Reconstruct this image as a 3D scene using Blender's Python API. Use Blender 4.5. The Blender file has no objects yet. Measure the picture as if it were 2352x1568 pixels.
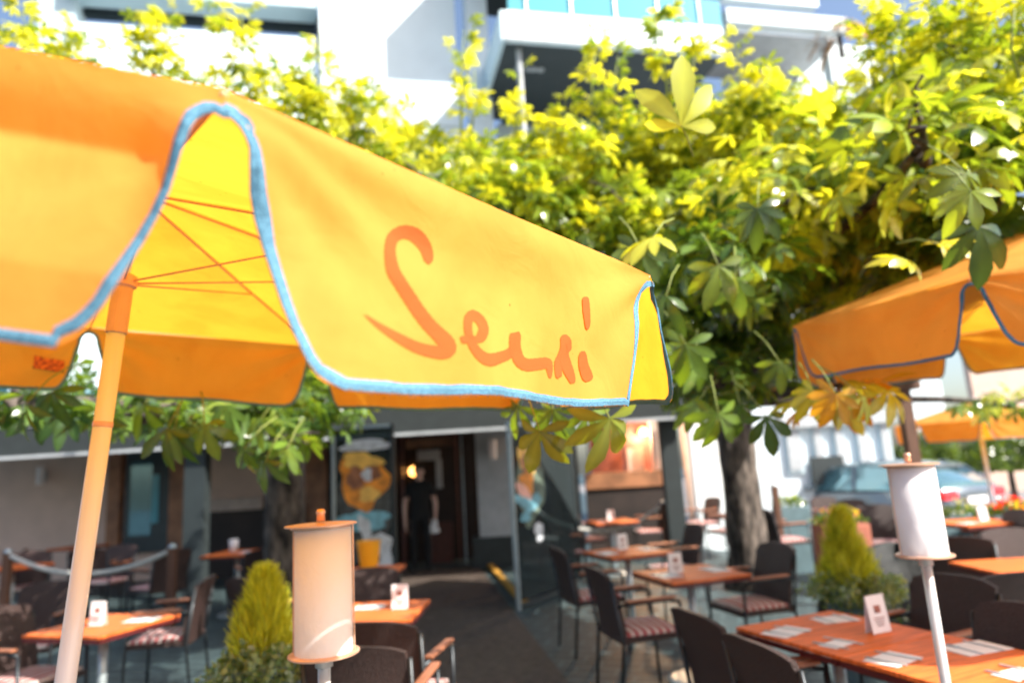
import bpy, bmesh, math, random
import numpy as np
from mathutils import Vector, Matrix
random.seed(7); RNG = np.random.default_rng(11)
S = bpy.context.scene; COL = S.collection
PI = math.pi
# ---------------------------------------------------------------- camera
EYE = Vector((0, 0, 1.6)); FPX = 1568.0
PITCH = math.atan(291/1568); ROLL = 0.06
fw = Vector((0, math.cos(PITCH), math.sin(PITCH)))
r0 = Vector((1, 0, 0)); u0 = r0.cross(fw)
rt = r0*math.cos(ROLL) - u0*math.sin(ROLL)
up = u0*math.cos(ROLL) + r0*math.sin(ROLL)
cam = bpy.data.objects.new('camera', bpy.data.cameras.new('camera')); COL.objects.link(cam)
cam.matrix_world = Matrix(((rt.x, up.x, -fw.x, 0), (rt.y, up.y, -fw.y, 0), (rt.z, up.z, -fw.z, 1.6), (0, 0, 0, 1)))
cam.data.lens = 24; cam.data.sensor_width = 36; cam.data.clip_end = 500; cam.data.clip_start = .05
cam.data.dof.use_dof = True; cam.data.dof.focus_distance = 1.35; cam.data.dof.aperture_fstop = 1.75
S.camera = cam
# ---------------------------------------------------------------- light
SUN_AZ = math.radians(121)      # clockwise from +Y (north)
SUN_EL = math.radians(41)
w = bpy.data.worlds.new("World"); S.world = w; w.use_nodes = True
nt = w.node_tree; sky = nt.nodes.new('ShaderNodeTexSky'); sky.sky_type = 'NISHITA'; sky.sun_disc = False
sky.sun_elevation = SUN_EL; sky.sun_rotation = SUN_AZ; sky.air_density = 1.0; sky.dust_density = 2.5
nt.links.new(sky.outputs[0], nt.nodes['Background'].inputs[0]); nt.nodes['Background'].inputs[1].default_value = .12
sl = bpy.data.lights.new('sun', 'SUN'); sl.energy = 5.0; sl.angle = math.radians(.5); sl.color = (1, .95, .86)
so = bpy.data.objects.new('sun', sl); COL.objects.link(so)
sd_ = Vector((math.sin(SUN_AZ)*math.cos(SUN_EL), math.cos(SUN_AZ)*math.cos(SUN_EL), math.sin(SUN_EL)))
so.rotation_euler = sd_.to_track_quat('Z', 'Y').to_euler(); so.location = (0, 0, 30)
S.view_settings.view_transform = 'Standard'; S.view_settings.look = 'None'
S.view_settings.exposure = 1.15; S.view_settings.gamma = 1; S.view_settings.use_curve_mapping = False
# ---------------------------------------------------------------- survey helpers: bearings read on a 2352 x 1568 grid
def ray(x, y): return fw + rt*((x-1176)/FPX) + up*((784-y)/FPX)
def at(x, y, d): return EYE + ray(x, y)*d
def G(x, y, z=0.0):
    d = ray(x, y); return EYE + d*((z-1.6)/d.z)
def atY(x, y, Y):
    d = ray(x, y); return EYE + d*(Y/d.y)
# ---------------------------------------------------------------- materials
def mat(name, col, rough=.6, metal=0., var=.12, scale=6., bump=0., bscale=None, coat=0., spec=.5, stretch=None, col2=None):
    m = bpy.data.materials.new(name); m.use_nodes = True; t = m.node_tree; b = t.nodes['Principled BSDF']
    b.inputs['Roughness'].default_value = rough; b.inputs['Metallic'].default_value = metal
    b.inputs['Specular IOR Level'].default_value = spec; b.inputs['Coat Weight'].default_value = coat
    tc = t.nodes.new('ShaderNodeTexCoord'); mp = t.nodes.new('ShaderNodeMapping'); t.links.new(tc.outputs['Object'], mp.inputs[0])
    if stretch: mp.inputs['Scale'].default_value = stretch
    n = t.nodes.new('ShaderNodeTexNoise'); n.inputs['Scale'].default_value = scale; n.inputs['Detail'].default_value = 6
    t.links.new(mp.outputs[0], n.inputs['Vector'])
    r = t.nodes.new('ShaderNodeValToRGB'); t.links.new(n.outputs['Fac'], r.inputs[0])
    c2 = col2 or tuple(min(1, c*(1+var)) for c in col); c1 = tuple(c*(1-var) for c in col) if not col2 else col
    r.color_ramp.elements[0].position = .35; r.color_ramp.elements[1].position = .65
    r.color_ramp.elements[0].color = (*c1, 1); r.color_ramp.elements[1].color = (*c2, 1)
    t.links.new(r.outputs[0], b.inputs['Base Color'])
    if bump:
        n2 = t.nodes.new('ShaderNodeTexNoise'); n2.inputs['Scale'].default_value = bscale or scale*6; n2.inputs['Detail'].default_value = 4
        t.links.new(mp.outputs[0], n2.inputs['Vector'])
        bp = t.nodes.new('ShaderNodeBump'); bp.inputs['Strength'].default_value = bump; bp.inputs['Distance'].default_value = .02
        t.links.new(n2.outputs['Fac'], bp.inputs['Height']); t.links.new(bp.outputs[0], b.inputs['Normal'])
    return m
def cloth(name, col, tcol, tr=.45, weave=1400, rough=.8, var=.05, specks=False, braid=0):
    m = mat(name, col, rough, var=var, scale=5, spec=.15); t = m.node_tree; b = t.nodes['Principled BSDF']
    tl = t.nodes.new('ShaderNodeBsdfTranslucent'); tl.inputs[0].default_value = (*tcol, 1)
    mx = t.nodes.new('ShaderNodeMixShader'); mx.inputs[0].default_value = tr
    t.links.new(b.outputs[0], mx.inputs[1]); t.links.new(tl.outputs[0], mx.inputs[2])
    t.links.new(mx.outputs[0], t.nodes['Material Output'].inputs[0])
    tc = t.nodes.new('ShaderNodeTexCoord')
    n = t.nodes.new('ShaderNodeTexNoise'); n.inputs['Scale'].default_value = weave; n.inputs['Detail'].default_value = 2
    n2 = t.nodes.new('ShaderNodeTexNoise'); n2.inputs['Scale'].default_value = 9; n2.inputs['Detail'].default_value = 5; n2.inputs['Distortion'].default_value = .6
    ad = t.nodes.new('ShaderNodeMath'); ad.operation = 'MULTIPLY_ADD'; ad.inputs[1].default_value = .012
    t.links.new(tc.outputs['Object'], n.inputs[0]); t.links.new(tc.outputs['Object'], n2.inputs[0])
    t.links.new(n.outputs['Fac'], ad.inputs[0]); 
    m3 = t.nodes.new('ShaderNodeMath'); m3.operation = 'MULTIPLY'; m3.inputs[1].default_value = .35
    t.links.new(n2.outputs['Fac'], m3.inputs[0]); t.links.new(m3.outputs[0], ad.inputs[2])
    if specks:
        ns = t.nodes.new('ShaderNodeTexNoise'); ns.inputs['Scale'].default_value = 60; ns.inputs['Detail'].default_value = 1; t.links.new(tc.outputs['Object'], ns.inputs[0])
        rs = t.nodes.new('ShaderNodeValToRGB'); rs.color_ramp.elements[0].position = .79; rs.color_ramp.elements[0].color = (1, 1, 1, 1); rs.color_ramp.elements[1].position = .81; rs.color_ramp.elements[1].color = (.45, .28, .2, 1)
        t.links.new(ns.outputs['Fac'], rs.inputs[0])
        nb = t.nodes.new('ShaderNodeTexNoise'); nb.inputs['Scale'].default_value = 3.5; nb.inputs['Detail'].default_value = 6; nb.inputs['Distortion'].default_value = 1.; t.links.new(tc.outputs['Object'], nb.inputs[0])
        rb = t.nodes.new('ShaderNodeValToRGB'); rb.color_ramp.elements[0].position = .38; rb.color_ramp.elements[0].color = (.93, .86, .80, 1); rb.color_ramp.elements[1].position = .6; rb.color_ramp.elements[1].color = (1, 1, 1, 1); t.links.new(nb.outputs['Fac'], rb.inputs[0])
        m1 = t.nodes.new('ShaderNodeMix'); m1.data_type = 'RGBA'; m1.blend_type = 'MULTIPLY'; m1.inputs[0].default_value = 1; t.links.new(rs.outputs[0], m1.inputs[6]); t.links.new(rb.outputs[0], m1.inputs[7])
        src = b.inputs['Base Color'].links[0].from_socket; m2 = t.nodes.new('ShaderNodeMix'); m2.data_type = 'RGBA'; m2.blend_type = 'MULTIPLY'; m2.inputs[0].default_value = 1
        t.links.new(src, m2.inputs[6]); t.links.new(m1.outputs[2], m2.inputs[7]); t.links.new(m2.outputs[2], b.inputs['Base Color'])
        m4 = t.nodes.new('ShaderNodeMix'); m4.data_type = 'RGBA'; m4.blend_type = 'MULTIPLY'; m4.inputs[0].default_value = 1; m4.inputs[6].default_value = (*tcol, 1); t.links.new(m1.outputs[2], m4.inputs[7]); t.links.new(m4.outputs[2], tl.inputs[0])
    if braid:
        wv = t.nodes.new('ShaderNodeTexVoronoi'); wv.inputs['Scale'].default_value = braid; t.links.new(tc.outputs['Object'], wv.inputs[0])
        rs = t.nodes.new('ShaderNodeValToRGB'); rs.color_ramp.elements[0].position = .1; rs.color_ramp.elements[0].color = (1.2, 1.2, 1.2, 1); rs.color_ramp.elements[1].position = .62; rs.color_ramp.elements[1].color = (.50, .55, .62, 1); t.links.new(wv.outputs['Distance'], rs.inputs[0])
        src = b.inputs['Base Color'].links[0].from_socket; m2 = t.nodes.new('ShaderNodeMix'); m2.data_type = 'RGBA'; m2.blend_type = 'MULTIPLY'; m2.inputs[0].default_value = 1
        t.links.new(src, m2.inputs[6]); t.links.new(rs.outputs[0], m2.inputs[7]); t.links.new(m2.outputs[2], b.inputs['Base Color'])
    bp = t.nodes.new('ShaderNodeBump'); bp.inputs['Strength'].default_value = .6; bp.inputs['Distance'].default_value = .03
    t.links.new(ad.outputs[0], bp.inputs['Height']); t.links.new(bp.outputs[0], b.inputs['Normal']); t.links.new(bp.outputs[0], tl.inputs['Normal'])
    return m
M = {}
M['cloth'] = cloth('orange_canvas', (.95, .41, .09), (1.0, .455, .03), .52, specks=True)
M['trim'] = cloth('blue_braid', (.14, .30, .40), (.25, .4, .5), .05, weave=260, var=.15, braid=420)
M['ink'] = cloth('red_orange_print', (.86, .13, .03), (.95, .16, .03), .4)
M['fray'] = mat('frayed_thread', (.30, .14, .07), .9)
M['tag'] = mat('sewn_label', (.14, .015, .02), .8, col2=(.75, .2, .04), scale=70)
M['pole_wood'] = mat('pale_lacquered_wood', (.70, .70, .80), .34, scale=3, stretch=(9, 9, .4), var=.07, bump=.02, coat=.4)
M['sleeve'] = mat('tan_metal', (.60, .36, .24), .4, metal=.2)
M['rib'] = mat('rib_wire', (.75, .40, .24), .45)
M['copper'] = mat('copper_plate', (.72, .43, .30), .35, metal=.45, var=.15)
M['frost'] = cloth('frosted_glass', (.95, .91, .91), (.98, .93, .92), .34, weave=60, rough=.35, var=.02)
M['white_metal'] = mat('pale_metal_tube', (.66, .62, .60), .3, metal=.3, var=.06)
M['wicker'] = mat('dark_brown_weave', (.042, .021, .018), .5, var=.3, scale=120, bump=.7, bscale=160)
M['leg'] = mat('dark_metal_leg', (.03, .035, .04), .35, metal=.6)
M['steel'] = mat('brushed_steel', (.42, .48, .50), .38, metal=.6, var=.1)
M['top'] = mat('orange_wood_top', (.70, .155, .030), .55, spec=.25, var=.28, scale=5, stretch=(1, 12, 1))
M['edge'] = mat('dark_red_edge', (.09, .012, .012), .4)
M['armwood'] = mat('armrest_wood', (.32, .12, .06), .5)
M['paper'] = mat('white_paper', (.82, .80, .80), .7, var=.04)
M['print'] = mat('menu_print', (.28, .10, .07), .7, var=.5, scale=30)
M['bark'] = mat('mottled_bark', (.010, .007, .006), .95, col2=(.15, .12, .10), scale=14, bump=1., bscale=22, stretch=(1, 1, .35))
M['dark'] = mat('dark_painted_metal', (.028, .038, .042), .4, var=.15)
M['dgrey'] = mat('grey_green_paint', (.022, .030, .032), .6, var=.1)
M['fascia'] = mat('matt_dark_fascia', (.022, .028, .029), .8)
M['lgrey'] = mat('light_grey_trim', (.42, .44, .46), .5, var=.08)
M['beige'] = mat('warm_grey_render', (.60, .43, .35), .85, var=.06, scale=3, bump=.1)
M['pinkbeige'] = mat('pinkish_fascia', (.42, .33, .28), .8)
M['white'] = mat('white_render', (.72, .80, .84), .8, var=.03, scale=2, bump=.08)
M['bluewhite'] = mat('pale_blue_panel', (.55, .68, .74), .6, var=.04, scale=1.5)
M['panel'] = mat('white_metal_panel', (.72, .84, .90), .45, var=.04, scale=1.5)
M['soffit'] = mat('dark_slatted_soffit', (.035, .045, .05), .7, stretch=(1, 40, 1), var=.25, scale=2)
M['redwood'] = mat('red_brown_wood', (.12, .032, .018), .4, var=.3, scale=5, stretch=(6, 6, 1))
M['warmwood'] = mat('warm_brown_wood', (.30, .13, .06), .5, var=.3, scale=4)
M['floor_in'] = mat('dark_tile', (.03, .025, .024), .4)
M['curtain'] = mat('beige_curtain', (.62, .46, .36), .9, var=.15, scale=10, stretch=(8, 8, .3))
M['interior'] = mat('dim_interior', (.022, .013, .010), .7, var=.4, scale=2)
M['skin'] = mat('skin', (.72, .44, .34), .55, var=.05)
M['black_cloth'] = mat('black_cotton', (.008, .008, .009), .85)
M['hair'] = mat('dark_hair', (.02, .014, .01), .6)
M['bucket'] = mat('yellow_plastic', (.85, .40, .01), .4, var=.04)
M['terracotta'] = mat('terracotta', (.42, .14, .09), .8, var=.12)
M['potgrey'] = mat('blue_grey_planter', (.10, .16, .18), .6)
M['rope'] = mat('grey_rope', (.5, .48, .44), .9, var=.15, scale=40, bump=.5)
M['brownpost'] = mat('brown_wood_post', (.10, .042, .022), .6, var=.25, stretch=(6, 6, 1))
M['carpaint'] = mat('silver_blue_paint', (.12, .15, .18), .25, metal=.5, var=.03, coat=1.)
M['glassdark'] = mat('tinted_glass', (.14, .30, .35), .05, metal=.55, var=.05, spec=1., coat=1.)
M['redlamp'] = mat('red_lamp_plastic', (.75, .02, .03), .2, coat=.6)
M['tyre'] = mat('tyre_rubber', (.015, .015, .016), .8)
M['tarp'] = mat('dark_grey_cover', (.012, .014, .015), .75, var=.3, scale=4, bump=.4)
M['yellowstrip'] = mat('yellow_strip', (.50, .26, .04), .6, var=.12)
M['awning'] = mat('blue_teal_awning', (.02, .30, .42), .5)
M['stem'] = mat('green_stem', (.24, .28, .06), .6)
def fabric_stripe():
    m = bpy.data.materials.new('red_white_stripe'); m.use_nodes = True; t = m.node_tree; b = t.nodes['Principled BSDF']
    b.inputs['Roughness'].default_value = .9
    tc = t.nodes.new('ShaderNodeTexCoord'); wv = t.nodes.new('ShaderNodeTexWave'); wv.inputs['Scale'].default_value = 5.5; wv.inputs['Distortion'].default_value = 1.2
    rp = t.nodes.new('ShaderNodeValToRGB'); e = rp.color_ramp.elements
    e[0].position = .3; e[0].color = (.38, .045, .05, 1); e[1].position = .62; e[1].color = (.62, .50, .46, 1)
    t.links.new(tc.outputs['Object'], wv.inputs[0]); t.links.new(wv.outputs['Fac'], rp.inputs[0]); t.links.new(rp.outputs[0], b.inputs['Base Color']); return m
M['stripe'] = fabric_stripe()
def leafmat(name, gloss=.35, tr=.42):
    m = bpy.data.materials.new(name); m.use_nodes = True; t = m.node_tree; b = t.nodes['Principled BSDF']
    b.inputs['Roughness'].default_value = gloss; b.inputs['Specular IOR Level'].default_value = .8
    a = t.nodes.new('ShaderNodeAttribute'); a.attribute_name = 'leafcol'
    t.links.new(a.outputs['Color'], b.inputs['Base Color'])
    tl = t.nodes.new('ShaderNodeBsdfTranslucent')
    mu = t.nodes.new('ShaderNodeMix'); mu.data_type = 'RGBA'; mu.blend_type = 'MULTIPLY'; mu.inputs[0].default_value = 1
    t.links.new(a.outputs['Color'], mu.inputs[6]); mu.inputs[7].default_value = (2.5, 2.1, .5, 1)
    t.links.new(mu.outputs[2], tl.inputs[0])
    mx = t.nodes.new('ShaderNodeMixShader'); mx.inputs[0].default_value = tr
    t.links.new(b.outputs[0], mx.inputs[1]); t.links.new(tl.outputs[0], mx.inputs[2]); t.links.new(mx.outputs[0], t.nodes['Material Output'].inputs[0])
    return m
M['leaf'] = leafmat('chestnut_leaf', .22, .42); M['needle'] = leafmat('conifer_needle', .6, .3)
def emit(name, col, s):
    m = bpy.data.materials.new(name); m.use_nodes = True; b = m.node_tree.nodes['Principled BSDF']
    b.inputs['Emission Color'].default_value = (*col, 1); b.inputs['Emission Strength'].default_value = s; b.inputs['Base Color'].default_value = (*col, 1); return m
M['bulb'] = emit('lit_amber_bulb', (1, .42, .10), 4.0); M['bulbw'] = emit('lit_warm_bulb', (1, .62, .35), 5.0)
def glassmat(name, col=(.9, .97, 1), alpha=.25, rough=.04):
    m = bpy.data.materials.new(name); m.use_nodes = True; t = m.node_tree; b = t.nodes['Principled BSDF']
    b.inputs['Base Color'].default_value = (*col, 1); b.inputs['Roughness'].default_value = rough; b.inputs['Specular IOR Level'].default_value = 1
    tr = t.nodes.new('ShaderNodeBsdfTransparent'); tr.inputs[0].default_value = (*[min(1, c*1.02) for c in col], 1)
    mx = t.nodes.new('ShaderNodeMixShader'); mx.inputs[0].default_value = alpha
    t.links.new(tr.outputs[0], mx.inputs[1]); t.links.new(b.outputs[0], mx.inputs[2]); t.links.new(mx.outputs[0], t.nodes['Material Output'].inputs[0]); return m
M['glass'] = glassmat('clear_glass', (.75, .88, .9), .22); M['teal_glass'] = glassmat('teal_glass', (.16, .55, .66), .62)
M['screen'] = glassmat('printed_screen_base', (.16, .20, .21), .17, .05)
# ---------------------------------------------------------------- mesh helpers
class MB:
    def __init__(s): s.v = []; s.f = []
    def add(s, v, f):
        o = len(s.v); s.v += [tuple(p) for p in v]; s.f += [tuple(i+o for i in q) for q in f]
    def box(s, c, sz, rz=0, bev=0, R=None):
        x, y, z = [a/2 for a in sz]; c = Vector(c); R = R or Matrix.Rotation(rz, 3, 'Z')
        b = min(bev, x*.9, y*.9, z*.9)
        if b <= 0:
            v = [c+R@Vector((i*x, j*y, k*z)) for k in (-1, 1) for j in (-1, 1) for i in (-1, 1)]
            s.add(v, [(0, 2, 3, 1), (4, 5, 7, 6), (0, 1, 5, 4), (2, 6, 7, 3), (0, 4, 6, 2), (1, 3, 7, 5)]); return s
        bm = bmesh.new(); bmesh.ops.create_cube(bm, size=1)
        for q in bm.verts: q.co = Vector((q.co.x*2*x, q.co.y*2*y, q.co.z*2*z))
        bmesh.ops.bevel(bm, geom=bm.edges[:], offset=b, segments=2, affect='EDGES', profile=.6)
        bm.verts.index_update(); s.add([c+R@q.co for q in bm.verts], [[q.index for q in f.verts] for f in bm.faces]); bm.free(); return s
    def tube(s, pts, r, n=10, cap=True):
        pts = [Vector(p) for p in pts]; rs = r if isinstance(r, (list, tuple)) else [r]*len(pts)
        o = len(s.v); ref = None
        for i, p in enumerate(pts):
            d = (pts[min(i+1, len(pts)-1)]-pts[max(i-1, 0)]).normalized()
            a = d.orthogonal().normalized() if ref is None else (ref-d*ref.dot(d)).normalized(); ref = a; b = d.cross(a)
            for k in range(n):
                t = 2*PI*k/n; s.v.append(tuple(p+(a*math.cos(t)+b*math.sin(t))*rs[i]))
        for i in range(len(pts)-1):
            for k in range(n):
                k2 = (k+1) % n; s.f.append((o+i*n+k, o+i*n+k2, o+(i+1)*n+k2, o+(i+1)*n+k))
        if cap: s.f.append(tuple(o+k for k in range(n))[::-1]); s.f.append(tuple(o+(len(pts)-1)*n+k for k in range(n)))
        return s
    def lathe(s, prof, c=(0, 0, 0), n=32):
        c = Vector(c); o = len(s.v)
        for r, z in prof:
            for k in range(n): t = 2*PI*k/n; s.v.append((c.x+r*math.cos(t), c.y+r*math.sin(t), c.z+z))
        for i in range(len(prof)-1):
            for k in range(n):
                k2 = (k+1) % n; s.f.append((o+i*n+k, o+i*n+k2, o+(i+1)*n+k2, o+(i+1)*n+k))
        return s
    def grid(s, fn, nu, nv):
        v = [fn(i/nu, j/nv) for j in range(nv+1) for i in range(nu+1)]
        f = [(j*(nu+1)+i, j*(nu+1)+i+1, (j+1)*(nu+1)+i+1, (j+1)*(nu+1)+i) for j in range(nv) for i in range(nu)]
        s.add(v, f); return s
    def build(s, name, m, parent=None, smooth=False, off=None):
        off = off if off is not None else (parent_origin(parent) if parent else Vector((0, 0, 0)))
        me = bpy.data.meshes.new(name); me.from_pydata([(p[0]-off.x, p[1]-off.y, p[2]-off.z) for p in s.v], [], s.f); me.update()
        me.materials.append(m if not isinstance(m, str) else M[m])
        if smooth: me.polygons.foreach_set('use_smooth', [True]*len(me.polygons))
        o = bpy.data.objects.new(name, me); COL.objects.link(o)
        if parent: o.parent = parent
        return o
def parent_origin(p):
    o = Vector((0, 0, 0))
    while p is not None: o += p.location; p = p.parent
    return o
def smooth_angle(o, deg=35):
    me = o.data; me.polygons.foreach_set('use_smooth', [True]*len(me.polygons))
    try: me.set_sharp_from_angle(angle=math.radians(deg))
    except Exception: pass
def tag(o, label=None, cat=None, group=None, kind=None):
    if label: o['label'] = label
    if cat: o['category'] = cat
    if group: o['group'] = group
    if kind: o['kind'] = kind
    return o
def empty(name, loc, label, cat, group=None):
    o = bpy.data.objects.new(name, None); COL.objects.link(o); o.location = loc; o.empty_display_size = .1
    return tag(o, label, cat, group)
def copy_thing(root, loc, rz, label):
    kids = {}
    for o in bpy.data.objects:
        if o.parent: kids.setdefault(o.parent.name, []).append(o)
    def cp(o, par):
        c = o.copy(); COL.objects.link(c); c.parent = par
        for k in kids.get(o.name, []): cp(k, c)
        return c
    r = cp(root, None); r.location = loc; r.rotation_euler = (0, 0, rz); r['label'] = label
    return r
def npmesh(name, V, F, m, parent=None, col=None, off=None):
    off = off if off is not None else (parent_origin(parent) if parent else Vector((0, 0, 0)))
    me = bpy.data.meshes.new(name); V = np.asarray(V, np.float32)-np.array(off, np.float32); F = np.asarray(F, np.int32); k = F.shape[1]
    me.vertices.add(len(V)); me.vertices.foreach_set('co', V.ravel())
    me.loops.add(F.size); me.loops.foreach_set('vertex_index', F.ravel())
    me.polygons.add(len(F)); me.polygons.foreach_set('loop_start', np.arange(0, F.size, k, dtype=np.int32)); me.polygons.foreach_set('loop_total', np.full(len(F), k, np.int32))
    me.update(calc_edges=True)
    if col is not None:
        a = me.color_attributes.new('leafcol', 'FLOAT_COLOR', 'POINT'); c4 = np.ones((len(V), 4), np.float32); c4[:, :3] = col; a.data.foreach_set('color', c4.ravel())
    me.polygons.foreach_set('use_smooth', [True]*len(F))
    me.materials.append(M[m]); o = bpy.data.objects.new(name, me); COL.objects.link(o)
    if parent: o.parent = parent
    return o
# ---------------------------------------------------------------- setting: ground
def ground_z(x, y):
    a = min(1, max(0, (y-9.6)/.8))*min(1, max(0, (x-3.2)/.5)); return -.16*a
def groundmat():
    m = bpy.data.materials.new('dark_slate_paving'); m.use_nodes = True; t = m.node_tree; b = t.nodes['Principled BSDF']
    b.inputs['Roughness'].default_value = .55
    tc = t.nodes.new('ShaderNodeTexCoord'); mp = t.nodes.new('ShaderNodeMapping'); mp.inputs['Rotation'].default_value = (0, 0, .35)
    br = t.nodes.new('ShaderNodeTexBrick'); br.inputs['Scale'].default_value = 1.5; br.inputs['Color1'].default_value = (.020, .034, .037, 1); br.inputs['Color2'].default_value = (.034, .052, .055, 1)
    br.inputs['Mortar'].default_value = (.07, .11, .115, 1); br.inputs['Mortar Size'].default_value = .02
    n = t.nodes.new('ShaderNodeTexNoise'); n.inputs['Scale'].default_value = 3; n.inputs['Detail'].default_value = 8
    mx = t.nodes.new('ShaderNodeMix'); mx.data_type = 'RGBA'; mx.blend_type = 'OVERLAY'; mx.inputs[0].default_value = .6
    t.links.new(tc.outputs['Object'], mp.inputs[0]); t.links.new(mp.outputs[0], br.inputs[0]); t.links.new(tc.outputs['Object'], n.inputs[0])
    t.links.new(br.outputs[0], mx.inputs[6]); t.links.new(n.outputs['Fac'], mx.inputs[7]); t.links.new(mx.outputs[2], b.inputs['Base Color']); return m
M['ground'] = groundmat(); M['mat'] = mat('dark_brown_matting', (.062, .044, .034), .8, var=.35, scale=14, bump=.5)
M['street'] = mat('pale_street_paving', (.20, .19, .19), .8, var=.15, scale=2)  # pale grey with mild noise for the lower street
def gfn(u, v):
    x = -60+120*u if abs(u-.5) > .1 else (-48*0+(u-.5)*120); y = -20+120*v
    return (x, y, ground_z(x, y))
xs = sorted(set([-80, -40, -20]+[i*.4 for i in range(-30, 31)]+[20, 40, 80])); ys = sorted(set([-30, -10]+[i*.4 for i in range(-5, 45)]+[25, 50, 120]))
g = MB(); g.add([(x, y, ground_z(x, y)) for y in ys for x in xs], [(j*len(xs)+i, j*len(xs)+i+1, (j+1)*len(xs)+i+1, (j+1)*len(xs)+i) for j in range(len(ys)-1) for i in range(len(xs)-1)])
tag(g.build('ground', 'ground'), kind='structure')
g = MB(); p = [G(918, 1312), G(1100, 1300), G(1330, 1600), G(925, 1600)]; d1 = (p[3]-p[0])*.9; d2 = (p[2]-p[1])*.9
g.add([(q.x, q.y, .012) for q in (p[0], p[1], p[2]+d2, p[3]+d1)], [(0, 3, 2, 1)]); tag(g.build('walkway', 'mat'), kind='structure')
g = MB(); g.add([(3.7, 10.6, -.150), (30, 10.6, -.150), (30, 60, -.150), (3.7, 60, -.150)], [(0, 1, 2, 3)]); tag(g.build('street', 'street'), kind='structure')
# ---------------------------------------------------------------- parasols
INSET = [(0, -.002), (.0275, -.002), (.029, .009), (.034, .018), (.041, .024), (.054, .030), (.085, .036), (.155, .054), (.225, .073), (.255, .086), (.275, .098), (.290, .113), (.297, .128), (.300, .146)]
INSET_R = [(0, -.001), (.026, -.001), (.0275, .012), (.032, .030), (.040, .052), (.052, .078), (.088, .112), (.155, .145), (.225, .18), (.262, .200), (.285, .212), (.302, .224), (.312, .24)]
def lerp_tab(tab, x):
    if x <= tab[0][0]: return tab[0][1]
    for (a, b), (c, d) in zip(tab, tab[1:]):
        if x <= c: return b+(d-b)*(x-a)/(c-a)
    return tab[-1][1]
INSET_A = [(0, -.002), (.0275, -.002), (.029, .010), (.034, .018), (.044, .026), (.062, .034), (.084, .040), (.126, .050), (.168, .064), (.21, .078), (.250, .093), (.272, .105), (.288, .119), (.300, .140)]
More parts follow.
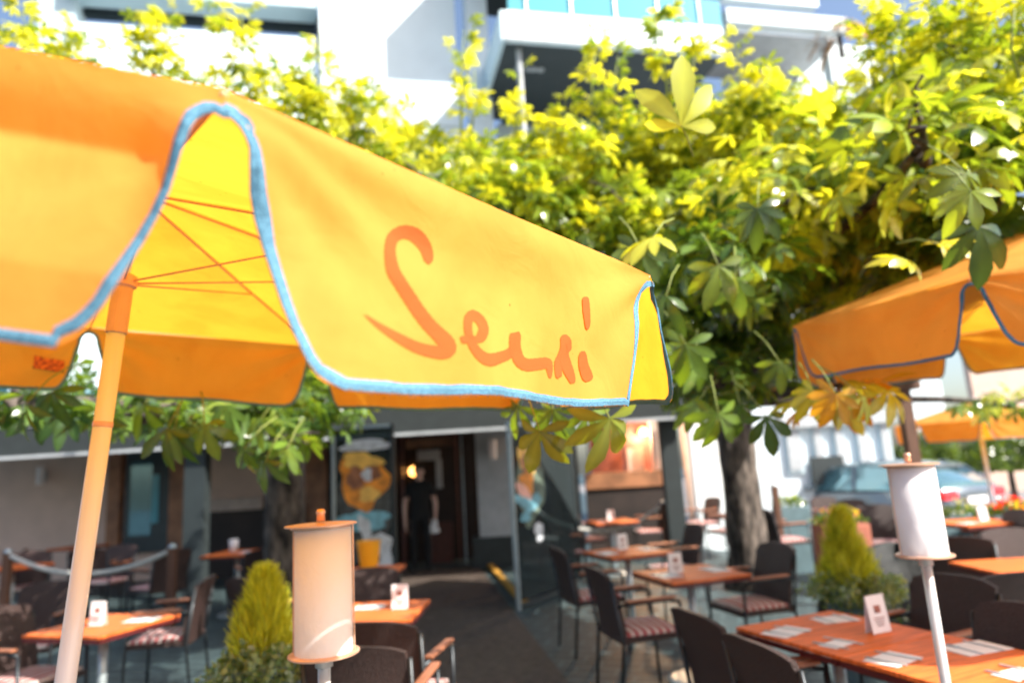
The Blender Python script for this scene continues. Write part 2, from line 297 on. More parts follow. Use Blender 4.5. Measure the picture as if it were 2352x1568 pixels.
class Flap:
    """a hanging valance panel between two rib tips; S(s, drop) is its cloth surface"""
    def __init__(f, P0, P1, centre, seed, hl=.30, hr=.30, tl=INSET, tr_=INSET, swing=(0, 0), crease=0., amp=1., soft=0., wd=.0128):
        f.wd = wd
        f.P0, f.P1 = Vector(P0), Vector(P1); e = f.P1-f.P0; f.L = math.hypot(e.x, e.y); f.e = Vector((e.x, e.y, 0))/f.L; f.dz = e.z/f.L
        n = Vector((f.e.y, -f.e.x, 0)); 
        if n.dot((f.P0+f.P1)/2-centre) < 0: n = -n
        f.n = n; f.hl, f.hr, f.tl, f.tr, f.swing, f.crease, f.amp, f.soft = hl, hr, tl, tr_, swing, crease, amp, soft
        r = random.Random(seed); f.w = [(r.uniform(5, 16), r.uniform(0, 6), r.uniform(-.3, .3), r.uniform(.3, 1)) for _ in range(5)]
    def H(f, s): t = s/f.L; return f.hl+(f.hr-f.hl)*t
    def S(f, s, d, lift=0.):
        t = min(1, max(0, s/f.L)); k = d/.3
        o = f.swing[0]*(1-t)*k + f.swing[1]*t*k
        o += .010*math.sin(min(1, d/.05)*PI/2)*max(0, min(1, s/.06, (f.L-s)/.06))                                  # rolls over the roof edge
        o += f.amp*sum(a*math.sin(w*s*1.3+ph+sk*d*20)*.0038 for w, ph, sk, a in f.w)*min(1, k*1.3)
        tens = 0
        for c in (0, f.L):                                                            # tension folds fanning out of the rib tips
            dx = abs(s-c)+.012; ang = math.atan2(d, dx); rr = math.hypot(d, dx)
            tens += math.sin(ang*15+c*2)*.0085*min(1, rr*5)*max(0, 1-rr*1.7)
        if f.crease: tens *= min(1, max(0, (d-.085)/.06))
        o += tens*f.amp
        o += f.amp*(math.sin(s*88+f.w[0][1])*.0011+math.sin(s*53+f.w[1][1]*3+d*30)*.0014)*max(0, k-.35)**2*(.4+.6*math.sin(s*9+f.w[2][1])**2)*2
        if f.crease:
            c0 = min(1, max(0, ((f.L-s)-.028)/.055)); c0 = c0*c0*(3-2*c0); o += c0*(-f.crease*(min(d, .078)/.078) + f.crease*.95*max(0, min(1, (d-.078)/.14)))  # fold shaped to turn the top band from the sun and darken it
        if f.soft:
            x_ = min(1, d/.15); o += -f.soft*max(0, 1-s/f.L*1.1)*math.sin(x_*PI/2)**2 + f.soft*max(0, 1-s/f.L*1.1)*max(0, min(1, (d-.10)/.2))  # inward dip shaped to shade the top of the lettered panel
        p = f.P0+f.e*s; p.z += f.dz*s-d-.012*math.sin(PI*t)*0; 
        return p+f.n*(o+lift)
    def sag(f, t): return .004*math.sin(PI*t*3+f.w[0][1])
    def edge(f):
        pts = [(lerp_tab(f.tl, d*.3/f.hl), d) for d in [f.hl*x for x in (.0967, .103, .113, .125, .145, .18, .25, .33, .42, .52, .62, .72, .8, .87, .92, .96, .99)]]
        dl = [(f.tl[-1][1]+.0, f.hl)]
        L2 = f.L-f.tr[-1][1]; L1 = f.tl[-1][1]
        mid = [(L1+(L2-L1)*i/24, f.H(L1+(L2-L1)*i/24)+f.sag(i/24)) for i in range(25)]
        R = [(f.L-lerp_tab(f.tr, d*.3/f.hr), d) for d in [f.hr*x for x in (.99, .96, .92, .87, .8, .72, .62, .52, .42, .33, .25, .18, .145, .125, .113, .103, .0967)]]
        return [(f.tl[0][1], f.hl*.0917)]+pts, mid, R+[(f.L-f.tr[0][1], f.hl*(.0917 if f.tr[1][0] > .0265 else .087))]
    def mesh(f, m, parent, nu=46, nv=64):
        g = MB()
        def fn(u, v):
            v = v**1.15; dl = f.hl*v; dr = f.hr*v
            sl = lerp_tab(f.tl, v*.3); sr = f.L-lerp_tab(f.tr, v*.3)
            s = sl+(sr-sl)*u
            bot = f.H(s)+f.sag((s-sl)/(sr-sl))*(v > 0)
            return f.S(s, bot*v)
        g.grid(fn, nu, nv); return g.build('valance', m, parent, smooth=True)
    def ribbon(f, m, parent, th=.0014):
        a, b, c = f.edge(); pts = a+b+c; g = MB(); P = [Vector((s, d, 0)) for s, d in pts]; V = []
        for i, p in enumerate(P):
            t = (P[min(i+1, len(P)-1)]-P[max(i-1, 0)]).normalized(); nn = Vector((t.y, -t.x, 0))
            wv = f.wd*(1+.06*math.sin(i*2.3)); q = p-nn*.0015*0; inn = p+nn*wv*1.0
            if i < 14 or i >= len(P)-14: pass
            V += [f.S(inn.x, inn.y, th), f.S((p.x+inn.x)/2, (p.y+inn.y)/2, th*2.2), f.S(p.x-nn.x*.001, p.y-nn.y*.001, th), f.S(p.x-nn.x*.001, p.y-nn.y*.001, -th), f.S((p.x+inn.x)/2, (p.y+inn.y)/2, -th*2), f.S(inn.x, inn.y, -th)]
        F = []
        for i in range(len(P)-1):
            for k in range(6): F.append((i*6+k, i*6+(k+1) % 6, (i+1)*6+(k+1) % 6, (i+1)*6+k))
        F.append((0, 1, 2, 3, 4, 5)); F.append(tuple(len(V)-6+k for k in (5, 4, 3, 2, 1, 0)))
        g.add(V, F); return g.build('blue_trim', m, parent, smooth=False)
def parasol(V, apex, base, label, group, flaps, near=False, pr=.029, runner=.28, sleeve=True, axis_top=None):
    """V: eight rib tips in order; apex; base: foot of pole on the ground"""
    root = empty('garden_parasol', base, label, 'parasol', group)
    c = sum(V, Vector())/8; N = 8
    g = MB()
    for k in range(N):
        A, B = V[k], V[(k+1) % N]
        def fn(u, v, A=A, B=B):
            rim = A+(B-A)*u; p = rim+(apex-rim)*v
            p = p.copy(); p.z -= .035*math.sin(PI*u)*(1-v)*v*3*.5+.012*math.sin(PI*u)*(1-v)*0; return p
        g.grid(fn, 10, 10)
    g.build('canopy', 'cloth', root, smooth=False)
    for k in range(N):
        kw = flaps.get(k, {}); f = Flap(V[k], V[(k+1) % N], c, 31+k*7, **kw)
        fo = f.mesh('cloth', root); f.ribbon('trim', fo)
        if k in flaps: flaps[k]['_f'] = f; flaps[k]['_o'] = fo
    ax = (apex-base).normalized(); run = apex-ax*runner
    for k in range(N):
        tip = V[k]; d = tip-apex
        b = MB().tube([apex+d*.01-Vector((0, 0, .008)), apex+d*.5-Vector((0, 0, .012)), tip-Vector((0, 0, .006))], .0042, 8).build('rib', 'rib', root, smooth=True)
        MB().tube([run+(d-ax*d.dot(ax)).normalized()*.03, apex+d*.52-Vector((0, 0, .014))], .0030, 8).build('strut', 'rib', root, smooth=True)
    L = (apex-base).length
    MB().tube([base+ax*.02, base+ax*(L-runner-.14)], [pr*1.0, pr*.97], 28).build('pole', 'pole_wood', root, smooth=False).data.polygons.foreach_set('use_smooth', [True]*30)
    MB().tube([run-ax*.15, run-ax*.012], pr*1.12, 24).build('sleeve', 'sleeve', root)
    MB().tube([run-ax*.012, apex+ax*.05], pr*.62, 20).build('mast', 'pole_wood', root)
    MB().tube([run-ax*.02, run-ax*.014, run+ax*.014, run+ax*.02], [pr*1.1, pr*1.45, pr*1.45, pr*1.1], 20).build('runner_hub', 'rib', root)
    MB().lathe([(0, .07), (.05, .07), (.06, .05), (.25, .04), (.27, 0), (0, 0)], base).build('foot', 'dgrey', root)
    MB().tube([base+ax*(L-.690), base+ax*(L-.687), base+ax*(L-.678), base+ax*(L-.675)], [pr*.99, pr*1.03, pr*1.03, pr*.99], 24).build('collar', 'rib', root)
    return root
PG = 'orange parasols with blue trim'
Bp = at(515, 205, .70); Cp = at(1492, 632, 1.6)
V1 = [Bp, Cp, Vector((.102, 2.652, 2.109)), Vector((-.95, 3.25, 2.235)), Vector((-1.92, 3.03, 2.345)), Vector((-2.50, 2.10, 2.36)), Vector((-2.30, 1.03, 2.27)), Vector((-1.36, .48, 2.215))]
apex1 = Vector((-1.065, 1.865, 2.46)); base1 = Vector((-1.215, 1.72, 0.0))
fl1 = {0: dict(hl=.300, hr=.315, tr_=INSET_R, amp=1., soft=.022), 1: dict(swing=(.075, .03)), 7: dict(tr_=INSET_A, amp=.7, crease=.040, hl=.345, hr=.285, wd=.0105), 2: {}, 3: {}, 4: {}}
U1 = parasol(V1, apex1, base1, 'large orange parasol with blue braid trim and red script lettering, nearest of all', PG, fl1, pr=.0240)
FB, FBo = fl1[0]['_f'], fl1[0]['_o']
# lettering, traced as brush strokes and printed on the cloth
def zs(x, y):
    px = 746.5+.3662*x; py = 402+.3662*y; d = ray(px, py); P0 = FB.P0
    t = (P0-EYE).dot(FB.n)/d.dot(FB.n); p = EYE+d*t; s = (p-P0).dot(FB.e)
    return s, P0.z+FB.dz*s-p.z, t
STROKES = [
 [(634, 545, 40), (650, 525, 66), (648, 485, 72), (628, 440, 76), (592, 396, 80), (545, 364, 82), (487, 357, 84), (432, 392, 80), (402, 455, 78), (397, 530, 78), (412, 610, 80), (452, 685, 78), (505, 775, 78), (560, 865, 80), (617, 945, 82), (672, 1005, 90), (712, 1052, 102), (724, 1092, 110), (705, 1112, 100), (668, 1118, 84), (600, 1105, 76), (530, 1078, 72), (450, 1034, 66), (370, 986, 54), (300, 938, 40), (255, 902, 24), (226, 880, 8)],
 [(806, 1045, 34), (822, 1040, 50), (862, 1040, 40), (915, 1036, 46), (952, 1018, 70), (976, 968, 70), (958, 914, 72), (912, 882, 70), (872, 912, 66), (862, 975, 60), (872, 1035, 62), (900, 1090, 66), (945, 1140, 74), (1000, 1163, 82), (1075, 1146, 72), (1135, 1126, 66), (1172, 1100, 60)],
 [(1192, 985, 62), (1196, 1010, 80), (1192, 1060, 80), (1198, 1110, 84), (1222, 1165, 84), (1270, 1188, 80), (1330, 1184, 76), (1395, 1176, 70), (1412, 1190, 46), (1416, 1225, 38), (1418, 1262, 20), (1418, 1272, 8)],
 [(1496, 1000, 18), (1498, 1020, 50), (1506, 1052, 62), (1502, 1090, 56), (1490, 1130, 56), (1475, 1175, 62), (1466, 1225, 40), (1468, 1262, 34), (1470, 1268, 10)],
 [(1500, 1120, 40), (1506, 1170, 60), (1522, 1225, 60), (1540, 1275, 46), (1546, 1305, 26)], [(1520, 1060, 30), (1524, 1092, 24), (1512, 1110, 10)],
 [(1598, 1106, 20), (1600, 1135, 44), (1606, 1190, 54), (1620, 1240, 62), (1630, 1275, 58), (1636, 1292, 30)],
 [(1609, 768, 16), (1609, 785, 36), (1611, 860, 38), (1617, 935, 30), (1617, 965, 18), (1615, 971, 6)]]
def stroke_mesh(idx):
    g = MB()
    for si in idx:
        st = STROKES[si]; P = [Vector((x, y, 0)) for x, y, w in st]; W = [w/2 for x, y, w in st]; pts = []
        n = len(P)
        for i in range(n-1):
            a, b, c, d = P[max(i-1, 0)], P[i], P[i+1], P[min(i+2, n-1)]
            for k in range(8):
                t = k/8; q = .5*((2*b)+(c-a)*t+(2*a-5*b+4*c-d)*t*t+(3*b-a-3*c+d)*t**3); pts.append((q, W[i]+(W[i+1]-W[i])*t))
        pts.append((P[-1], W[-1])); V = []; m = 9
        for i, (q, wv) in enumerate(pts):
            d = (pts[min(i+1, len(pts)-1)][0]-pts[max(i-1, 0)][0]).normalized(); nn = Vector((-d.y, d.x, 0))
            wv *= 1+.03*math.sin(i*1.7+si)
            for k in range(m+1):
                r = q+nn*wv*(k/m*2-1); s, dr, _ = zs(r.x, r.y); V.append(FB.S(s, dr, .0009+.0002*si))
        F = [(i*(m+1)+k, i*(m+1)+k+1, (i+1)*(m+1)+k+1, (i+1)*(m+1)+k) for i in range(len(pts)-1) for k in range(m)]
        g.add(V, F)
    return g
for idx, lb in (((0,), 'capital S of the brush script'), ((1,), 'letter e of the brush script'), ((2,), 'letter n of the brush script'), ((3, 4, 5), 'small s of the brush script'), ((6,), 'letter i of the brush script'), ((7,), 'long dot over the i')):
    stroke_mesh(idx).build('letter', 'ink', FBo, smooth=True)['label'] = lb
# frayed threads along the hem of the lettered valance
g = MB(); rr = random.Random(5); _, mid, _ = FB.edge()
for i in range(620):
    s = rr.uniform(mid[0][0], mid[-1][0]+.01); i0 = min(23, max(0, int((s-mid[0][0])/(mid[-1][0]-mid[0][0])*24))); d = mid[i0][1]
    p = FB.S(s, d-.001, .001); L = rr.uniform(.002, .0085); a = rr.uniform(-1.2, 1.2); q = p+FB.e*math.sin(a)*L*.6+Vector((0, 0, -L*.6))+FB.n*rr.uniform(-.002, .002)
    q2 = q+FB.e*rr.uniform(-1, 1)*L*.6+Vector((0, 0, rr.uniform(-.5, .1)*L*.6)); g.tube([p, q, q2], [.00030, .00026, .00015], 4, False)
o = g.build('frayed_thread', 'fray', FBo); o['kind'] = 'stuff'
# small sewn label on the inside of the far left valance
f4 = fl1[4]['_f']
def f4s(px, py):
    d = ray(px, py); t = (f4.P0-EYE).dot(f4.n)/d.dot(f4.n); p = EYE+d*t; s = (p-f4.P0).dot(f4.e); return s, f4.P0.z+f4.dz*s-p.z
cs = [f4s(82, 815), f4s(151, 828), f4s(146, 856), f4s(77, 845)]
g = MB(); V = [f4.S(s, d, -.0025) for s, d in cs]+[f4.S(s, d, -.0045) for s, d in cs]; g.add(V, [(0, 1, 2, 3), (4, 7, 6, 5), (0, 4, 5, 1), (1, 5, 6, 2), (2, 6, 7, 3), (3, 7, 4, 0)])
g.build('sewn_tag', 'tag', fl1[4]['_o'])
def octagon(P0, P1, inside_right=True, rise=.42, tilt=0):
    e = (P1-P0); e.z = 0; L = e.length; e.normalize(); n = Vector((e.y, -e.x, 0)) if inside_right else Vector((-e.y, e.x, 0))
    c = (P0+P1)/2+n*(L*1.2071); R = L/(2*math.sin(PI/8)); z = (P0.z+P1.z)/2
    a0 = math.atan2(P0.y-c.y, P0.x-c.x); sg = -1 if inside_right else 1
    a1 = math.atan2(P1.y-c.y, P1.x-c.x); d = (a1-a0+PI) % (2*PI)-PI; sg = 1 if d > 0 else -1
    V = [Vector((c.x+R*math.cos(a0+sg*k*PI/4), c.y+R*math.sin(a0+sg*k*PI/4), z)) for k in range(8)]
    V[0].z = P0.z; V[1].z = P1.z
    return V, Vector((c.x, c.y, z+rise)), Vector((c.x, c.y, 0))
V2, ap2, bs2 = octagon(at(1822, 748, 3.75), at(2225, 640, 2.7), False)
_e = (V2[1]-V2[0]); _e.z = 0; _e.normalize(); _n = Vector((bs2.x, bs2.y, 0))-Vector(((V2[0].x+V2[1].x)/2, (V2[0].y+V2[1].y)/2, 0)); _n.normalize()
for _k in range(2, 8): V2[_k].z += .14*((V2[_k]-V2[0]).dot(_n))/2.6
ap2.z += .07
U2 = parasol(V2, ap2, bs2, 'orange parasol on the right, cut by the frame edge, with plain valances', PG, {0: dict(amp=.7)})
def pflat(cx, cy, z, R, rise, a0): 
    V = [Vector((cx+R*math.cos(a0+k*PI/4), cy+R*math.sin(a0+k*PI/4), z)) for k in range(8)]; return V, Vector((cx, cy, z+rise)), Vector((cx, cy, ground_z(cx, cy)))
p3 = at(2262, 1050, 10.6); V3, ap3, bs3 = pflat(p3.x, p3.y, 1.90, 1.16, .33, .25)
U3 = parasol(V3, ap3, bs3, 'small distant orange parasol on a pale pole in front of the hedge', PG, {})
# ---------------------------------------------------------------- lanterns
def lantern(px, ptop, pbot, D, label):
    a = at(px[0], ptop, D); b = at(px[1], pbot, D*1.0); x, y = (a.x+b.x)/2, (a.y+b.y)/2; z1, z0 = a.z, b.z
    r = empty('torch_lantern', (x, y, 0), label, 'lantern', 'frosted glass torch lanterns on tall poles'); R = .079
    MB().lathe([(R, z0+.012), (R, z1-.010), (R-.004, z1-.010), (R-.004, z0+.012), (R, z0+.012)], (x, y, 0), 64).build('glass_shade', 'frost', r, smooth=True)
    MB().lathe([(0, z0+.003), (R+.014, z0+.003), (R+.018, z0+.005), (R+.018, z0+.009), (R+.012, z0+.012), (0, z0+.012)], (x, y, 0), 64).build('lower_plate', 'copper', r)
    MB().lathe([(0, z1-.010), (R+.004, z1-.010), (R+.006, z1-.004), (R+.021, z1-.003), (R+.021, z1+.001), (R+.0, z1+.003), (0, z1+.005)], (x-.006, y, 0), 64).build('lid', 'copper', r)
    MB().lathe([(0, 0), (.012, 0), (.011, .018), (.014, .024), (.010, .033), (0, .034)], (x-.006, y, z1+.009), 20).build('knob', 'copper', r, smooth=True)
    MB().lathe([(0, 0), (.030, 0), (.032, .07), (.018, .085), (.012, .12), (0, .12)], (x, y, z0+.013), 24).build('oil_burner', 'steel', r, smooth=True)
    for q in range(3):
        t_ = (0, PI/2, PI)[q]; MB().tube([(x+(R+.006)*math.cos(t_), y+(R+.006)*math.sin(t_), z0+.010), (x+(R+.006)*math.cos(t_), y+(R+.006)*math.sin(t_), z1-.003)], .0022, 6).build('stay_rod', 'copper', r)
    MB().lathe([(.0175, z0-.03), (.024, z0-.028), (.024, z0-.004), (.034, z0+.003), (0, z0+.003)], (x, y, 0), 24).build('socket', 'white_metal', r, smooth=True)
    MB().tube([(x, y, .02), (x, y, z0-.004)], .017, 24).build('pole', 'white_metal', r, smooth=True)
    MB().lathe([(0, .03), (.15, .025), (.17, .012), (.17, 0), (0, 0)], (x, y, 0)).build('foot', 'white_metal', r)
lantern((742, 744), 1205, 1498, 1.92, 'frosted glass torch lantern with copper lid before the entrance, nearer of two')
lantern((2096, 2118), 1066, 1276, 2.52, 'frosted glass torch lantern with copper lid in front of the parked car')
# ---------------------------------------------------------------- tables
TG = 'orange wooden terrace tables'
def make_table(label):
    r = empty('terrace_table', (0, 0, 0), label, 'table', TG)
    MB().box((0, 0, .741), (.64, .64, .018), bev=.004).build('tabletop', 'top', r)
    g = MB()
    for a in range(4):
        c, s = math.cos(a*PI/2), math.sin(a*PI/2); g.box((c*.318, s*.318, .7185), (.008, .628, .022) if a % 2 == 0 else (.628, .008, .022))
    g.build('apron', 'edge', r)
    MB().tube([(0, 0, .03), (0, 0, .730)], .030, 20).build('pedestal', 'steel', r, smooth=True)
    MB().lathe([(0, .030), (.20, .022), (.23, .010), (.23, 0), (0, 0)]).build('base', 'steel', r, smooth=False)
    return r
table0 = None
def table(x, y, deg, label, z=0):
    global table0
    z = ground_z(x, y)
    if table0 is None: table0 = make_table(label); table0.location = (x, y, z); table0.rotation_euler = (0, 0, math.radians(deg)); return table0
    return copy_thing(table0, (x, y, z), math.radians(deg), label)
TT = {}
def T(key, x, y, deg, label): TT[key] = (x, y, deg); table(x, y, deg, label)
def tp(px, py): q = G(px, py, .75); return q.x, q.y
e_ = G(2103, 1456, .75)-G(1882, 1502, .75); ya = math.atan2(e_.y, e_.x); xa, yy = tp(1915, 1446); YA = math.degrees(ya); print('table a', xa, yy, YA)
T('a', xa, yy, YA, 'orange table at lower right holding the largest white menu card')
T('b', xa+.648*math.sin(ya), yy-.648*math.cos(ya), YA, 'nearest orange table at lower right corner, pushed against the table with the big menu card')
def tp(px, py): q = G(px, py, .75); return q.x, q.y
x, y = tp(1583, 1314); T('c', x, y, 17, 'orange table with menu card, left of the right tree trunk, between two cushioned chairs')
x, y = tp(1440, 1265); T('d', x, y, 20, 'orange table with menu card, just right of the right glass screen')
x, y = tp(1405, 1195); T('e', x, y, 10, 'orange table with menu card under the warm lit window')
x, y = tp(1270, 1178); T('f', x, y, 10, 'orange table seen behind the right glass screen')
x, y = tp(240, 1432); T('g', x, y, -18, 'orange table at lower left with upright menu card behind the parasol pole')
x, y = tp(545, 1268); T('h', x, y, -8, 'orange table beside the left tree trunk with a glass candle holder')
x, y = tp(180, 1254); T('i', x, y, -12, 'long low lit orange table under the left wall lamp')
x, y = tp(855, 1402); T('j', x, y, -3, 'orange table with menu card just right of the nearer lantern')
x, y = tp(2235, 1197); T('k', x, y, 6, 'orange table set before the flower boxes and parked car')
x, y = tp(2352, 1297); T('l', x, y, 0, 'orange table edge between dark chairs at the right frame edge')
x, y = tp(1850, 1168); T('m', x, y, 10, 'far orange table on the sunlit side right of the right trunk')
x, y = tp(1700, 1165); T('n', x, y, 8, 'far orange table glimpsed behind the right tree trunk')
x, y = tp(1500, 1140); T('o', x, y, 8, 'far orange table by the dark post under the canopy')
x, y = tp(30, 1300); T('p', x, y, -18, 'orange table half out of frame behind the left rope post')
x, y = tp(840, 1310); T('q', x, y, 0, 'orange table carrying the yellow bucket behind the lantern')
x, y = tp(335, 1222); T('r', x, y, -5, 'orange table under the canopy beside the teal window, left of the grey pillar')
x, y = tp(1395, 1168); T('s', x, y, 5, 'small orange table under the canopy behind the sagging right rope')
x, y = tp(95, 1215); T('u', x, y, -8, 'orange table by the beige wall below the left wall lamp')
def on_table(k, u, v):
    x, y, d = TT[k]; a = math.radians(d); return x+u*math.cos(a)-v*math.sin(a), y+u*math.sin(a)+v*math.cos(a), .751+ground_z(x, y), a
def menu(k, u, v, rz, label, w=.105, h=.15, lean=.0):
    x, y, z, a = on_table(k, u, v); r = empty('menu_card', (x, y, z), label, 'menu card', 'menu cards on the tables')
    R = Matrix.Rotation(a+rz, 3, 'Z')
    for sgn in (-1, 1):
        Rt = R@Matrix.Rotation(sgn*.13, 3, 'X'); MB().box(Vector((x, y, z+h/2+.002))+R@Vector((0, sgn*.0105*(-1)*-1, 0)), (w, .002, h), R=Rt).build('card_face', 'paper', r)
    Rt = R@Matrix.Rotation(-.13, 3, 'X'); c = Vector((x, y, z+h/2+.002))+R@Vector((0, -.0105, 0))
    g = MB(); g.box(c+Rt@Vector((0, -.0022, .02)), (w*.34, .001, h*.2), R=Rt)
    for q in range(4): g.box(c+Rt@Vector((0, -.0022, -.018-q*.011)), (w*(.6-.08*q), .001, .004), R=Rt)
    g.build('card_print', 'print', r)
menu('a', .12, -.15, .0, 'large white folded menu card on the lower right table', .115, .165)
menu('c', -.10, .02, -.1, 'white menu card on the table left of the right trunk')
menu('d', .02, .12, 0, 'white menu card on the table right of the right glass screen')
menu('e', .02, .1, 0, 'white menu card on the table under the warm lit window')
menu('g', .0, -.05, .15, 'pale menu card standing right behind the parasol pole')
menu('j', .18, .02, 0, 'white menu card right of the nearer lantern')
menu('k', .12, .0, .1, 'grey white menu card on the table in front of the flower boxes')
def setting(k, u, v, rz, who, w=.30, h=.20):
    x, y, z, a = on_table(k, u, v); R = Matrix.Rotation(a+rz, 3, 'Z')
    o = MB().box((0, 0, .0012), (w, h, .0016)).build('placemat', 'paper'); o.location = (x, y, z); o.rotation_euler = (0, 0, a+rz); tag(o, 'placemat '+who, 'placemat', 'paper placemats on the tables')
    for nm, dx in (('knife', .055), ('fork', -.055)):
        g = MB()
        if nm == 'knife': g.box((0, -.045, .002), (.011, .085, .003), bev=.001); g.box((0, .05, .002), (.014, .105, .0015))
        else:
            g.box((0, -.03, .002), (.009, .115, .0025), bev=.001); g.box((0, .038, .0022), (.022, .02, .002))
            for q in (-1.5, -.5, .5, 1.5): g.box((q*.0058, .066, .0022), (.0028, .036, .002))
        ob = g.build(nm, 'steel'); pp = R@Vector((dx, 0, 0)); ob.location = (x+pp.x, y+pp.y, z+.0022); ob.rotation_euler = (0, 0, a+rz); tag(ob, nm+' on the placemat '+who, nm, 'cutlery on the placemats')
setting('a', -.20, .10, .25, 'at the left corner of the big menu card table', .22, .14)
setting('a', -.18, -.19, .2, 'at the near left of the big menu card table', .16, .09)
setting('a', .17, .15, -.2, 'right behind the big menu card', .2, .14)
setting('b', -.19, .17, .2, 'at the left of the nearest right table', .2, .14)
setting('b', .20, .10, -.1, 'at the right of the nearest right table', .24, .16)
setting('b', .0, -.2, .0, 'at the near edge of the nearest right table', .16, .1)
setting('c', -.20, -.02, 0, 'at the left end of the table left of the right trunk', .17, .24)
setting('c', .22, .0, 0, 'at the right end of the table left of the right trunk', .16, .24)
setting('d', -.22, 0, 0, 'at the left end of the table right of the glass screen', .16, .24)
setting('d', .22, 0, 0, 'at the right end of the table right of the glass screen', .16, .24)
setting('g', .19, .12, .3, 'on the lower left table', .2, .14)
setting('h', .16, .0, .0, 'on the table beside the left trunk', .24, .2)
setting('f', .0, .0, 0, 'on the table behind the right glass screen', .3, .2)
setting('e', -.15, .0, 0, 'on the table under the warm window', .16, .24)
setting('i', .12, .0, 0, 'on the long table under the left wall lamp', .2, .14)
setting('m', .0, -.1, 0, 'on the far sunlit table right of the right trunk', .3, .2)
setting('j', -.05, .12, 0, 'on the table right of the nearer lantern', .2, .14)
setting('k', -.15, -.12, 0, 'on the table before the flower boxes', .2, .14)
def glass_pot(x, y, z, r_, h, label, cat='candle holder'):
    o = empty('candle_holder', (x, y, z), label, cat); MB().lathe([(0, .002), (r_*.8, .002), (r_, h), (r_*.93, h), (r_*.74, .008), (0, .008)], (x, y, z), 24).build('cup', 'frost', o, smooth=True)
    MB().lathe([(0, .009), (r_*.7, .009), (r_*.75, h*.6), (0, h*.62)], (x, y, z), 18).build('candle', 'paper', o)
x, y, z, a = on_table('h', -.08, .05); glass_pot(x, y, z, .06, .16, 'white frosted candle holder on the table beside the left trunk')
# ---------------------------------------------------------------- chairs
CG = 'dark woven chairs with red striped cushions'
def make_chair(label):
    r = empty('woven_armchair', (0, 0, 0), label, 'chair', CG)      # faces +X, origin at the floor under the seat
    MB().box((0, 0, .425), (.46, .47, .035), bev=.01).build('seat', 'wicker', r)
    g = MB(); g.grid(lambda u, v: ((u-.5)*.42*(1-.03*(2*v-1)**2), (v-.5)*.43, .463+.022*math.sin(PI*min(1, max(0, u)))**.35*math.sin(PI*v)**.35), 14, 14)
    g.grid(lambda u, v: ((u-.5)*.42, (.5-v)*.43, .446), 2, 2)
    for (a, b) in (((-.5, -.5), (.5, -.5)), ((.5, -.5), (.5, .5)), ((.5, .5), (-.5, .5)), ((-.5, .5), (-.5, -.5))):
        g.add([(a[0]*.42, a[1]*.43, .446), (b[0]*.42, b[1]*.43, .446), (b[0]*.42, b[1]*.43, .464), (a[0]*.42, a[1]*.43, .464)], [(0, 1, 2, 3)])
    g.build('cushion', 'stripe', r, smooth=True)
    def bk(off):
        def fn(u, v):
            y = (u-.5)*.46; top = .885-.035*abs(2*u-1)**3; z = .40+(top-.40)*v
            x = -.215-.10*v*v-.02*v+.035*(2*u-1)**2*(.3+v*.7)+off; return (x, y, z)
        return fn
    g = MB(); g.grid(bk(.013), 14, 12); g.grid(lambda u, v: bk(-.013)(1-u, v), 14, 12)
    for i in range(14):
        for vv in (0, 1):
            a, b = bk(.013)(i/14, vv), bk(.013)((i+1)/14, vv); c, d = bk(-.013)((i+1)/14, vv), bk(-.013)(i/14, vv); g.add([a, b, c, d], [(0, 1, 2, 3)])
    for i in range(12):
        for uu in (0, 1):
            a, b = bk(.013)(uu, i/12), bk(.013)(uu, (i+1)/12); c, d = bk(-.013)(uu, (i+1)/12), bk(-.013)(uu, i/12); g.add([a, b, c, d], [(0, 1, 2, 3)])
    g.build('backrest', 'wicker', r)
    for sy in (-1, 1):
        MB().tube([(.225, sy*.245, 0), (.215, sy*.245, .35), (.20, sy*.247, .645)], .0115, 10).build('leg', 'leg', r, smooth=True)
        MB().tube([(-.27, sy*.235, 0), (-.225, sy*.24, .42), (-.285, sy*.243, .82)], .0115, 10).build('leg', 'leg', r, smooth=True)
        a = MB().tube([(.20, sy*.247, .645), (.10, sy*.25, .662), (-.245, sy*.245, .655)], .011, 10).build('armrest', 'leg', r, smooth=True)
        MB().box((-.01, sy*.249, .679), (.36, .045, .018), bev=.007).build('arm_pad', 'armwood', a)
    return r
chair0 = None
def chair(x, y, deg, label):
    global chair0
    z = ground_z(x, y)
    if chair0 is None: chair0 = make_chair(label); chair0.location = (x, y, z); chair0.rotation_euler = (0, 0, math.radians(deg)); return
    copy_thing(chair0, (x, y, z), math.radians(deg), label)
def sp(px, py): q = G(px, py, .47); return q.x, q.y
def cb(px, py, deg, label):
    """placed by the middle of its backrest's top edge"""
    q = G(px, py, .87); a = math.radians(deg); chair(q.x+.31*math.cos(a), q.y+.31*math.sin(a), deg, label)
cb(1592, 1408, 16, 'dark woven chair, back to us, beside the table with the big menu card')
cb(1728, 1474, 16, 'nearest dark woven chair, cut by the bottom edge, left of the nearest table')
cb(1364, 1306, 14, 'side-on chair with red striped cushion, left of the table by the right trunk')
cb(1277, 1260, 14, 'chair with pink striped cushion beside the base of the right glass screen')
cb(1785, 1250, 196, 'woven chair with red cushion in front of the right trunk')
cb(2190, 1326, 205, 'big dark woven chair back at lower right, right of the further lantern pole')
cb(2362, 1395, 200, 'woven chair at the right frame edge beside the nearest table')
cb(2195, 1235, 60, 'dark chair behind the further lantern, left of the right edge table')
cb(2312, 1216, 270, 'dark chair back on the far side of the right edge table')
cb(2335, 1318, 95, 'large dark chair back at the right edge, near side of its table')
cb(2345, 1172, 180, 'dark chair right of the table before the flower boxes')
cb(478, 1326, 188, 'woven chair with red cushion at lower left, right of the parasol pole')
cb(-8, 1400, -15, 'woven chair with long red cushion at the lower left corner')
